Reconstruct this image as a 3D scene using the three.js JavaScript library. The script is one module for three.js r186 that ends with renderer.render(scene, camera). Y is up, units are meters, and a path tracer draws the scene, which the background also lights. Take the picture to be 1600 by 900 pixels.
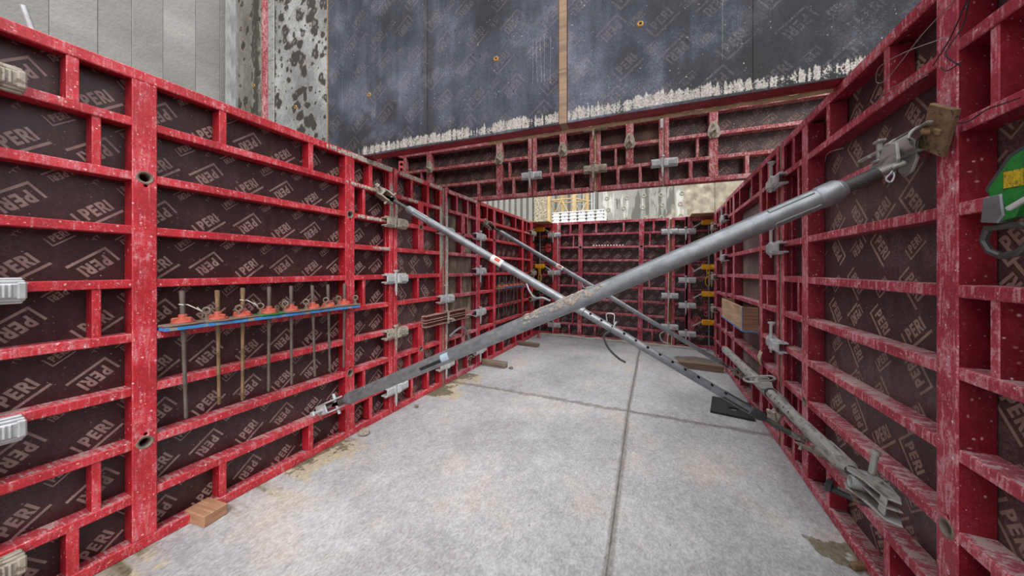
import * as THREE from 'three';
import { mergeGeometries } from 'three/addons/utils/BufferGeometryUtils.js';
import { Brush, Evaluator, SUBTRACTION } from 'three-bvh-csg';

// ---------------------------------------------------------------- camera, sky, exposure
const scene = new THREE.Scene();
const camera = new THREE.PerspectiveCamera(2 * Math.atan(450 / 512) * 180 / Math.PI, 16 / 9, 0.05, 200);
const YAW = Math.atan(225.5 / 512), EYE = 1.58;
camera.position.set(0, EYE, 0);
camera.rotation.y = YAW;
camera.setViewOffset(1600, 900, 0, 29, 1600, 900);
scene.add(camera);

{ // overcast sky: brightest overhead, same all round
  const W = 64, H = 32, d = new Float32Array(W * H * 4);
  for (let j = 0; j < H; j++) {
    const up = Math.max(0, Math.sin(((j + 0.5) / H - 0.5) * Math.PI)), l = 0.55 + 0.75 * up;
    for (let i = 0; i < W; i++) d.set([l * 0.985, l, l * 1.03, 1], (j * W + i) * 4);
  }
  const t = new THREE.DataTexture(d, W, H, THREE.RGBAFormat, THREE.FloatType);
  t.mapping = THREE.EquirectangularReflectionMapping; t.magFilter = THREE.LinearFilter; t.needsUpdate = true;
  scene.background = t; scene.environment = t;
}
const sun = new THREE.DirectionalLight(0xfff8f0, 0.9);             // the sun behind thin cloud, very soft
sun.position.set(5, 11, 7); sun.target.position.set(-1, 0, -3); sun.castShadow = true; sun.shadow.radius = 60;
Object.assign(sun.shadow.camera, { left: -12, right: 12, top: 12, bottom: -12, near: 0.5, far: 40 });
scene.add(sun, sun.target);

const renderer = new THREE.WebGLRenderer({ antialias: true });
renderer.toneMapping = THREE.LinearToneMapping;
renderer.toneMappingExposure = 2.15;
renderer.shadowMap.enabled = true;

// ---------------------------------------------------------------- small tools
const rngOf = (s) => () => { s = (s + 0x6d2b79f5) | 0; let t = Math.imul(s ^ (s >>> 15), 1 | s); t = (t + Math.imul(t ^ (t >>> 7), 61 | t)) ^ t; return ((t ^ (t >>> 14)) >>> 0) / 4294967296; };
const rnd = rngOf(7);
const used = {};
const numbered = (n) => { const k = used[n] = (used[n] ?? -1) + 1; return k ? n + '_' + String(k).padStart(3, '0') : n; };
function tag(o, label, category, group, kind) {
  if (label) o.userData.label = label;
  if (category) o.userData.category = category;
  if (group) o.userData.group = group;
  if (kind) o.userData.kind = kind;
  return o;
}
function thing(name, label, category, group) { const g = new THREE.Group(); g.name = numbered(name); scene.add(g); return tag(g, label, category, group); }
function part(name, geo, mat, parent, label) {
  const m = new THREE.Mesh(geo, mat); m.name = name; m.castShadow = m.receiveShadow = true;
  if (label) m.userData.label = label;
  (parent ?? scene).add(m); return m;
}
function structure(name, geo, mat) { const m = part(name, geo, mat); m.userData.kind = 'structure'; return m; }
function copyOf(o, label) { const c = o.clone(); c.name = numbered(o.name.replace(/_\d+$/, '')); scene.add(c); c.userData = { ...o.userData, label }; return c; }
// uv in metres by the way each face points, with an own offset
function uvw(g, ou = rnd() * 7, ov = rnd() * 7, along = 0) {
  if (g.index) g = g.toNonIndexed();
  if (!g.attributes.normal) g.computeVertexNormals();
  const p = g.attributes.position, n = g.attributes.normal, uv = new Float32Array(p.count * 2);
  for (let i = 0; i < p.count; i += 3) {
    let ax = 0, ay = 0, az = 0;
    for (let k = i; k < i + 3; k++) { ax += Math.abs(n.getX(k)); ay += Math.abs(n.getY(k)); az += Math.abs(n.getZ(k)); }
    for (let k = i; k < i + 3; k++) {
      let u, v;
      if (az >= ax && az >= ay) { u = p.getX(k); v = p.getY(k); } else if (ay >= ax) { u = p.getX(k); v = -p.getZ(k); } else { u = p.getZ(k); v = p.getY(k); }
      uv[2 * k] = (along ? v : u) + ou; uv[2 * k + 1] = (along ? u : v) + ov;
    }
  }
  g.setAttribute('uv', new THREE.BufferAttribute(uv, 2));
  for (const k of Object.keys(g.attributes)) if (!['position', 'normal', 'uv'].includes(k)) g.deleteAttribute(k);
  g.clearGroups(); return g;
}
// box between two corners with chamfered edges
function rawBox(x0, x1, y0, y1, z0, z1, c = 0.003) {
  const lo = [x0, y0, z0], hi = [x1, y1, z1], pos = [], nor = [];
  c = Math.min(c, (x1 - x0) / 3, (y1 - y0) / 3, (z1 - z0) / 3);
  const V = (s, a) => [0, 1, 2].map((k) => (s[k] > 0 ? hi[k] : lo[k]) - (k === a ? 0 : s[k] * c));      // corner s, on the face across axis a
  const tri = (a, b, d, n) => {
    const e = [0, 1, 2].map((k) => b[k] - a[k]), f = [0, 1, 2].map((k) => d[k] - a[k]);
    const cr = [e[1] * f[2] - e[2] * f[1], e[2] * f[0] - e[0] * f[2], e[0] * f[1] - e[1] * f[0]];
    const q = cr[0] * n[0] + cr[1] * n[1] + cr[2] * n[2] > 0 ? [a, b, d] : [a, d, b];
    for (const v of q) { pos.push(...v); nor.push(...n); }
  };
  const quad = (a, b, d, e, n) => { tri(a, b, d, n); tri(a, d, e, n); };
  for (let a = 0; a < 3; a++) {
    const b = (a + 1) % 3, d = (a + 2) % 3;
    for (const s of [-1, 1]) {
      const n = [0, 0, 0]; n[a] = s;
      const S = (p, q) => { const r = [0, 0, 0]; r[a] = s; r[b] = p; r[d] = q; return V(r, a); };
      quad(S(-1, -1), S(1, -1), S(1, 1), S(-1, 1), n);
      for (const t of [-1, 1]) if (c > 0) {
        const n2 = [0, 0, 0]; n2[a] = s * Math.SQRT1_2; n2[b] = t * Math.SQRT1_2;
        const P = (q, f) => { const r = [0, 0, 0]; r[a] = s; r[b] = t; r[d] = q; return V(r, f); };
        quad(P(-1, a), P(1, a), P(1, b), P(-1, b), n2);
        if (a === 0) for (const q of [-1, 1]) { const r = [s, t, q], n3 = r.map((k) => k * 0.57735); tri(V(r, 0), V(r, 1), V(r, 2), n3); }
      }
    }
  }
  const g = new THREE.BufferGeometry();
  g.setAttribute('position', new THREE.Float32BufferAttribute(pos, 3)); g.setAttribute('normal', new THREE.Float32BufferAttribute(nor, 3));
  return g;
}
const box = (x0, x1, y0, y1, z0, z1, c, ou, ov) => uvw(rawBox(x0, x1, y0, y1, z0, z1, c), ou, ov);
const join = (list) => { const l = list.map((g) => { g = g.index ? g.toNonIndexed() : g; for (const k of Object.keys(g.attributes)) if (!['position', 'normal'].includes(k)) g.deleteAttribute(k); return g; }); return uvw(mergeGeometries(l)); };
// three materials on one piece: clean paint with shade coloured in at sides and undersides, dust lying on top, scuffed paint in front
function split(g) {
  const n = g.attributes.normal, a = [], b = [], f = [];
  for (let i = 0; i < n.count; i += 3) (n.getY(i) > 0.95 ? b : n.getZ(i) > 0.6 ? f : a).push(i, i + 1, i + 2);
  const o = [...a, ...b, ...f], out = new THREE.BufferGeometry();
  for (const [k, w] of [['position', 3], ['normal', 3], ['uv', 2]]) { const s = g.attributes[k].array, d = new Float32Array(o.length * w); o.forEach((v, i) => { for (let j = 0; j < w; j++) d[i * w + j] = s[v * w + j]; }); out.setAttribute(k, new THREE.BufferAttribute(d, w)); }
  if (a.length) out.addGroup(0, a.length, 0); if (b.length) out.addGroup(a.length, b.length, 1); if (f.length) out.addGroup(a.length + b.length, f.length, 2);
  return out;
}
const move = (g, x = 0, y = 0, z = 0) => g.translate(x, y, z);
const cyl = (r, h, seg = 14, r2 = r) => new THREE.CylinderGeometry(r2, r, h, seg);            // stands on y, centred
const cylX = (r, h, seg = 14, r2 = r) => cyl(r, h, seg, r2).rotateZ(-Math.PI / 2);             // r at -x, r2 at +x
const cylZ = (r, h, seg = 14, r2 = r) => cyl(r, h, seg, r2).rotateX(Math.PI / 2);
const lathe = (pts, seg = 18) => new THREE.LatheGeometry(pts.map(([r, y]) => new THREE.Vector2(r, y)), seg);
const tube = (pts, r, seg = 24, round = 7, closed = false) => new THREE.TubeGeometry(new THREE.CatmullRomCurve3(pts.map((p) => new THREE.Vector3(...p)), closed, 'centripetal'), seg, r, round, closed);
function extrude(outline, holes, depth, bevel = 0.002) {
  const s = new THREE.Shape(outline.map((p) => new THREE.Vector2(...p)));
  for (const h of holes) s.holes.push(h.r ? new THREE.Path().absarc(h.x, h.y, h.r, 0, 7, true) : new THREE.Path(h.map((p) => new THREE.Vector2(...p))));
  return new THREE.ExtrudeGeometry(s, { depth: depth - 2 * bevel, bevelEnabled: bevel > 0, bevelSize: bevel, bevelThickness: bevel, bevelSegments: 1, bevelOffset: -bevel, curveSegments: 10 }).translate(0, 0, bevel);
}
const csg = new Evaluator(); csg.attributes = ['position', 'normal'];
function cut(a, cutters) {
  let A = new Brush(a.index ? a : a); A.updateMatrixWorld();
  for (const c of cutters) { const Bq = new Brush(c); Bq.updateMatrixWorld(); A = csg.evaluate(A, Bq, SUBTRACTION); }
  const g = A.geometry; return g.index ? g.toNonIndexed() : g;
}

// ---------------------------------------------------------------- textures
// tileable value noise summed over octaves, 0..1
function fbm(W, H, cx, cy, oct, seed, fall = 0.5) {
  const out = new Float32Array(W * H), r = rngOf(seed); let amp = 1, sum = 0;
  for (let o = 0; o < oct; o++, amp *= fall, cx *= 2, cy *= 2) {
    const L = new Float32Array(cx * cy); for (let i = 0; i < L.length; i++) L[i] = r();
    sum += amp;
    const xs = new Int32Array(W), xn = new Int32Array(W), xf = new Float32Array(W);
    for (let x = 0; x < W; x++) { const f = x / W * cx, i = Math.floor(f), t = f - i; xs[x] = i % cx; xn[x] = (i + 1) % cx; xf[x] = t * t * (3 - 2 * t); }
    for (let y = 0; y < H; y++) {
      const f = y / H * cy, i = Math.floor(f); let t = f - i; t = t * t * (3 - 2 * t);
      const a = (i % cy) * cx, b = ((i + 1) % cy) * cx, row = y * W;
      for (let x = 0; x < W; x++) {
        const u = xf[x], p = L[a + xs[x]], q = L[a + xn[x]], s = L[b + xs[x]], w = L[b + xn[x]];
        const m = p + (q - p) * u, n = s + (w - s) * u; out[row + x] += amp * (m + (n - m) * t);
      }
    }
  }
  for (let i = 0; i < out.length; i++) out[i] = (out[i] / sum - 0.5) * 1.6 + 0.5;
  return out;
}
const sm = (a, b, x) => { const t = Math.min(1, Math.max(0, (x - a) / (b - a))); return t * t * (3 - 2 * t); };
function makeTex(W, H, mx, my, fill, srgb = true) {                  // fill(data): rows start at v = 0; covers mx by my metres
  const d = new Uint8Array(W * H * 4); fill(d);
  const t = new THREE.DataTexture(d, W, H, THREE.RGBAFormat);
  t.wrapS = t.wrapT = THREE.RepeatWrapping; t.magFilter = THREE.LinearFilter; t.minFilter = THREE.LinearMipmapLinearFilter; t.generateMipmaps = true;
  if (srgb) t.colorSpace = THREE.SRGBColorSpace;
  t.repeat.set(1 / mx, 1 / my); t.needsUpdate = true; return t;
}
function canvasPixels(W, H, mx, my, draw) {                         // drawn in metres, y up; returns rows from v = 0
  const c = document.createElement('canvas'); c.width = W; c.height = H;
  const x = c.getContext('2d'); x.setTransform(W / mx, 0, 0, -H / my, 0, H); draw(x);
  const s = x.getImageData(0, 0, W, H).data, o = new Uint8Array(W * H * 4);
  for (let y = 0; y < H; y++) o.set(s.subarray((H - 1 - y) * W * 4, (H - y) * W * 4), y * W * 4);
  return o;
}
// the printed word with its corner bracket, centred; h is the height of its letters
function print(x, px, py, h, turn) {
  x.save(); x.translate(px, py); x.rotate(turn); x.scale(1, -1);
  x.font = 'bold 100px sans-serif'; x.textBaseline = 'alphabetic';
  const k = h / 72; x.scale(k * 0.76, k);
  const s = 'PER', w3 = x.measureText(s).width, w = w3 + 26;
  x.lineWidth = 3; x.strokeStyle = x.fillStyle; x.lineJoin = 'miter';
  x.fillText(s, -w / 2, 36); x.strokeText(s, -w / 2, 36); x.fillRect(-w / 2 + w3 + 5, -36, 19, 73);
  x.fillRect(-w / 2 - 44, 58, w + 74, 15); x.fillRect(-w / 2 - 44, -34, 17, 100);
  x.restore();
}
function mark(x, px, py, h, turn) { x.save(); x.translate(px, py); x.rotate(turn); x.lineWidth = h * 0.16; x.strokeStyle = x.fillStyle; x.beginPath(); for (const s of [-1, 1]) { x.moveTo(s * h * 0.15, h * 0.5); x.lineTo(s * h * 0.45, 0); x.lineTo(s * h * 0.8, h * 0.35); x.moveTo(s * h * 0.45, 0); x.lineTo(s * h * 0.45, -h * 0.5); } x.stroke(); x.restore(); }

// film-faced plywood: brown-black film, the print, cement spatter and dust
function plyTex(seed, { base = [50, 33, 35], ink = [158, 136, 128], inkA = 0.95, dust = 0.2, dustC = [120, 104, 98], spots = 500, erode = 0, cross = false, W = 1536 }) {
  const mx = 1.44, my = 1.2, r = rngOf(seed), T = 40 * Math.PI / 180;
  const p = canvasPixels(W, W, mx, my, (x) => {
    x.fillStyle = '#fff';
    if (cross) for (let j = -1; j < 7; j++) for (let i = -1; i < 8; i++) {
      const X = i * 0.24, Y = j * 0.2 + 0.1, f = (i + j) & 1; print(x, X, Y, (i * 3 + j) % 4 ? 0.064 : 0.044, f ? T - Math.PI / 2 + ((i + 2 * j) % 3 ? 0 : Math.PI) : T + (i % 3 ? 0 : Math.PI));
    } else for (let j = -1; j < 5; j++) for (let i = -1; i < 7; i++) {
      const X = i * 0.24, Y = j * 0.3 + 0.1, f = (i + j) & 1;
      print(x, X, Y, 0.059, f ? (cross ? T - Math.PI / 2 : T + Math.PI) : T);
      print(x, X + 0.12, Y + 0.15, 0.032, f ? (cross ? T + Math.PI / 2 : T + Math.PI) : T);
      mark(x, X, Y + 0.15, 0.02, T + 0.3);
    }
  });
  const n1 = fbm(W, W, 3, 3, 5, seed + 1), n2 = fbm(W, W, 40, 8, 4, seed + 2), n3 = fbm(W, W, 200, 200, 2, seed + 3);
  return makeTex(W, W, mx, my, (d) => {
    for (let i = 0; i < W * W; i++) {
      const ink_ = p[4 * i + 3] / 255 * inkA * (0.9 + 0.4 * (n2[i] - 0.5)) * sm(0.05, 0.3, n1[i] + n3[i] * 0.3 + erode), g = 0.86 + 0.28 * n3[i];
      const du = Math.min(1, dust * (sm(0.35, 0.75, n1[i] * 0.6 + n2[i] * 0.4) * 1.5 + 0.12) * (0.55 + 0.9 * n3[i]));
      for (let c = 0; c < 3; c++) { let v = base[c] * g; v += (ink[c] - v) * ink_; v += (dustC[c] - v) * du; d[4 * i + c] = Math.min(255, v); }
      d[4 * i + 3] = 255;
    }
    spatter(d, W, W, spots * 2, r, [206, 198, 192], 0.9, 4.5);
  });
}
function spatter(d, W, H, n, r, col, min, max, al = 0.85) {
  for (let k = 0; k < n; k++) {
    const x = r() * W, y = r() * H, q = min + (max - min) * r() ** 4, s = 0.7 + 0.6 * r(), a0 = al * (0.4 + 0.6 * r());
    for (let j = Math.floor(y - q * 1.4); j <= y + q * 1.4; j++) for (let i = Math.floor(x - q * 1.4); i <= x + q * 1.4; i++) {
      const t = Math.hypot((i - x) * s, (j - y) / s) / q; if (t > 1) continue;
      const o = 4 * (((j + H) % H) * W + (i + W) % W), a = a0 * (1 - t ** 4);
      for (let c = 0; c < 3; c++) d[o + c] += (col[c] - d[o + c]) * a;
    }
  }
}
// red paint: mottled, scratched, spotted with cement
function paintTex(seed, base, { dust = 0.2, spots = 500, streak = 0.5, W = 1024, dustC = [178, 150, 148] }) {
  const n1 = fbm(W, W, 8, 7, 6, seed, 0.6), n2 = fbm(W, W, 110, 14, 3, seed + 1, 0.6), n3 = fbm(W, W, 60, 40, 4, seed + 2, 0.6), n4 = fbm(W, W, 250, 250, 2, seed + 3), r = rngOf(seed + 4);
  return makeTex(W, W, 1, 1, (d) => {
    for (let i = 0; i < W * W; i++) {
      const g = 0.8 + 0.28 * n1[i] + 0.16 * (n4[i] - 0.5);
      const du = Math.min(0.9, dust * (0.25 + 1.5 * sm(0.4, 0.8, n1[i] * 0.5 + (streak * n2[i] + (1 - streak) * n3[i]) * 0.5) + 0.8 * sm(0.62, 0.9, n3[i]) + 1.0 * sm(0.62, 0.9, n2[i])) * (0.5 + n4[i]));
      for (let c = 0; c < 3; c++) { const v = base[c] * g; d[4 * i + c] = Math.max(0, Math.min(255, v + (dustC[c] - v) * du)); }
      d[4 * i + 3] = 255;
    }
    for (let k = 0; k < 60; k++) {                                   // fine scratches
      let x = r() * W, y = r() * W; const a = r() * 6.3, l = 20 + r() * 90, al = 0.15 + 0.25 * r();
      for (let t = 0; t < l; t++) { const o = 4 * ((Math.floor(y + W) % W) * W + Math.floor(x + W) % W); for (let c = 0; c < 3; c++) d[o + c] += (dustC[c] - d[o + c]) * al; x += Math.cos(a + t * 0.004); y += Math.sin(a + t * 0.004); }
    }
    spatter(d, W, W, spots * 3, r, [226, 219, 214], 1.2, 6.5);
  });
}
function plainTex(seed, W, mx, my, f, after) {                       // f(noises at i, x, y) -> [r, g, b]
  return makeTex(W, W, mx, my, (d) => { const get = f(W, seed); for (let i = 0; i < W * W; i++) { const c = get(i, i % W, Math.floor(i / W)); d[4 * i] = c[0]; d[4 * i + 1] = c[1]; d[4 * i + 2] = c[2]; d[4 * i + 3] = 255; } if (after) after(d, W); });
}
const mix3 = (a, b, t) => [a[0] + (b[0] - a[0]) * t, a[1] + (b[1] - a[1]) * t, a[2] + (b[2] - a[2]) * t];
const grainTex = (seed, a, b, { W = 512, m = 1, cells = [4, 4], oct = 6, specks = 0, speck = [60, 58, 55], c3 } = {}) => plainTex(seed, W, m, m, (w, s) => {
  const n = fbm(w, w, cells[0], cells[1], oct, s, 0.6), q = fbm(w, w, cells[0] * 2, cells[1] * 2, 5, s + 9, 0.6);
  return (i) => { let c = mix3(a, b, Math.min(1, Math.max(0, n[i]))); if (c3) c = mix3(c, c3, sm(0.62, 0.85, q[i])); return c.map((v) => Math.min(255, Math.max(0, v))); };
}, specks ? (d, w) => spatter(d, w, w, specks, rngOf(seed + 5), speck, 0.7, 3) : null);
const bumpTex = (seed, W, m, cx, cy, oct, fall = 0.6) => makeTex(W, W, m, m, (d) => { const n = fbm(W, W, cx, cy, oct, seed, fall); for (let i = 0; i < W * W; i++) { const v = Math.max(0, Math.min(255, n[i] * 255)); d[4 * i] = d[4 * i + 1] = d[4 * i + 2] = v; d[4 * i + 3] = 255; } }, false);

const mat = (map, roughness, metalness = 0, extra = {}) => new THREE.MeshStandardMaterial({ map, roughness, metalness, ...extra });
const fineBump = bumpTex(31, 512, 0.5, 24, 24, 4), coarseBump = bumpTex(32, 512, 1.5, 8, 8, 6);
const redDust = [176, 150, 150];
const T = {
  redA: paintTex(100, [194, 34, 46], { dust: 0.24, spots: 620, dustC: [206, 150, 152] }),
  redB: paintTex(110, [162, 34, 54], { dust: 0.46, spots: 460, dustC: [200, 148, 154] }),
  redC: paintTex(120, [150, 34, 46], { dust: 0.55, spots: 2200, dustC: [176, 146, 142] }),
  cleanShadedA: paintTex(104, [168, 22, 37], { dust: 0.05, spots: 260, dustC: [190, 130, 132] }),  // dust-free paint, its red also darkened to paint in the shaded sides
  cleanShadedB: paintTex(114, [130, 18, 35], { dust: 0.07, spots: 330, dustC: [176, 120, 126] }),  // same for the right wall: little dust, shade mixed into the red
  dustA: paintTex(130, [176, 30, 46], { dust: 0.62, spots: 500 }),
  dustB: paintTex(140, [158, 50, 66], { dust: 0.85, spots: 300, dustC: [178, 160, 156] }),
  plyA: plyTex(200, { base: [55, 28, 30], erode: 0.4, dust: 0.14, dustC: [126, 98, 96] }),
  plyB: plyTex(210, { base: [72, 54, 55], erode: 0.15, ink: [166, 144, 130], inkA: 1, dust: 0.22, dustC: [132, 112, 106], spots: 260, cross: true }),
  plyC: plyTex(220, { base: [92, 79, 68], ink: [134, 118, 104], inkA: 0.6, dust: 0.7, dustC: [160, 147, 126], spots: 300, W: 1024, cross: true }),
  plyD: plyTex(230, { base: [44, 28, 29], ink: [136, 100, 82], inkA: 0.7, dust: 0.3, dustC: [104, 84, 74], spots: 2600, W: 1024 }),
  plain: grainTex(240, [84, 70, 66], [128, 112, 106], { m: 1.2, cells: [5, 3], specks: 60, speck: [170, 160, 152] }),
  zinc: grainTex(250, [162, 166, 169], [206, 209, 210], { m: 0.3, cells: [6, 6], specks: 160, speck: [120, 118, 112] }),
  zincDirty: grainTex(251, [142, 136, 124], [178, 170, 156], { m: 0.3, cells: [8, 8], c3: [118, 108, 94] }),
  tube: grainTex(252, [110, 114, 118], [146, 150, 154], { m: 0.6, cells: [10, 16], specks: 300, speck: [172, 170, 164] }),
  tubePale: grainTex(253, [140, 142, 140], [178, 178, 174], { m: 0.5, cells: [3, 8], specks: 200, speck: [206, 202, 194], c3: [120, 116, 108] }),
  dark: grainTex(254, [42, 44, 46], [74, 76, 78], { m: 0.5, cells: [6, 6], specks: 120, speck: [130, 128, 124] }),
  rust: grainTex(255, [98, 76, 54], [148, 120, 88], { m: 0.15, cells: [5, 5], c3: [72, 58, 48] }),
  rustGrey: grainTex(256, [104, 92, 82], [146, 134, 122], { m: 0.3, cells: [8, 8], c3: [132, 84, 52] }),
  orange: grainTex(257, [150, 62, 48], [196, 88, 68], { m: 0.12, cells: [8, 8], c3: [128, 104, 92], specks: 120, speck: [220, 210, 200] }),
  yellow: grainTex(258, [214, 150, 8], [244, 178, 18], { m: 0.5, cells: [5, 5], c3: [180, 130, 40] }),
  blue: grainTex(259, [42, 112, 178], [66, 142, 206], { m: 0.4, cells: [6, 6], c3: [150, 140, 122] }),
  green: grainTex(260, [22, 104, 38], [40, 136, 56], { m: 0.2, cells: [6, 6], c3: [66, 72, 62] }),
};
const woodTex = (seed, a, b) => plainTex(seed, 512, 0.6, 0.6, (w, s) => { const n = fbm(w, w, 2, 34, 4, s), q = fbm(w, w, 6, 6, 4, s + 1); return (i) => mix3(a, b, Math.min(1, Math.max(0, n[i] * 0.75 + q[i] * 0.3))); });
T.wood = woodTex(270, [140, 112, 82], [190, 162, 126]);
T.oldWood = woodTex(271, [96, 84, 72], [148, 134, 118]);
T.brickWood = woodTex(272, [136, 92, 66], [186, 146, 116]);
const M = {
  redA: mat(T.redA, 0.5), redB: mat(T.redB, 0.6), redC: mat(T.redC, 0.65), dustA: mat(T.dustA, 0.85), dustB: mat(T.dustB, 0.95), dustC: mat(T.dustB, 0.95, 0, { color: 0xd8c8c4 }),
  plyA: mat(T.plyA, 0.42), plyB: mat(T.plyB, 0.5), plyC: mat(T.plyC, 0.75), plyE: mat(T.plyC, 0.75, 0, { color: 0x9c8078 }), plyD: mat(T.plyD, 0.6), plain: mat(T.plain, 0.6),
  zinc: mat(T.zinc, 0.4, 0.3), zincDirty: mat(T.zincDirty, 0.75, 0.2), tube: mat(T.tube, 0.42, 0.55), tubePale: mat(T.tubePale, 0.55, 0.35), dark: mat(T.dark, 0.6, 0.2),
  rust: mat(T.rust, 0.8, 0.15), rustGrey: mat(T.rustGrey, 0.75, 0.2), orange: mat(T.orange, 0.6), yellow: mat(T.yellow, 0.45), blue: mat(T.blue, 0.6), green: mat(T.green, 0.5, 0.1),
  wood: mat(T.wood, 0.8), oldWood: mat(T.oldWood, 0.9), brickWood: mat(T.brickWood, 0.9), wire: new THREE.MeshStandardMaterial({ color: 0x8c8a86, roughness: 0.5, metalness: 0.5 }), blackWire: new THREE.MeshStandardMaterial({ color: 0x26201e, roughness: 0.7 }),
  rodSteel: mat(grainTex(274, [70, 64, 59], [112, 103, 95], { m: 0.2, cells: [8, 8], c3: [112, 78, 54] }), 0.65, 0.25), darkBrown: mat(woodTex(275, [98, 80, 66], [140, 118, 98]), 0.9),
  edgeWood: mat(woodTex(273, [112, 92, 76], [160, 136, 112]), 0.85), spindle: mat(T.tube, 0.5, 0.45, { color: 0x9a948c }),
  black: new THREE.MeshStandardMaterial({ color: 0x1c1c1d, roughness: 0.7 }),
};
const RED = { A: [M.redA, M.dustA, mat(T.cleanShadedA, 0.42)], B: [M.redB, M.dustB, mat(T.cleanShadedB, 0.45)], C: [M.redC, M.dustC, M.redC] };

// ---------------------------------------------------------------- where things stand
const XL = -2.653, XR = 1.0057, ZB = -7.62;                          // the planes of the three frame fronts
const floorY = (x, z) => -0.05 * sm(1.5, 8, -z) * Math.min(1, Math.max(0, (x - XL) / (XR - XL)));
const onLeft = (g, u, y = 0, out = 0) => { g.position.set(XL + out, y, -u); g.rotation.y = Math.PI / 2; return g; };      // local x runs away from the camera
const onRight = (g, u, y = 0, out = 0) => { g.position.set(XR - out, y, -u); g.rotation.y = -Math.PI / 2; return g; };    // local x runs towards the camera
const onBack = (g, x, y = 0, out = 0) => { g.position.set(x, y, ZB + out); return g; };

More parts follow.
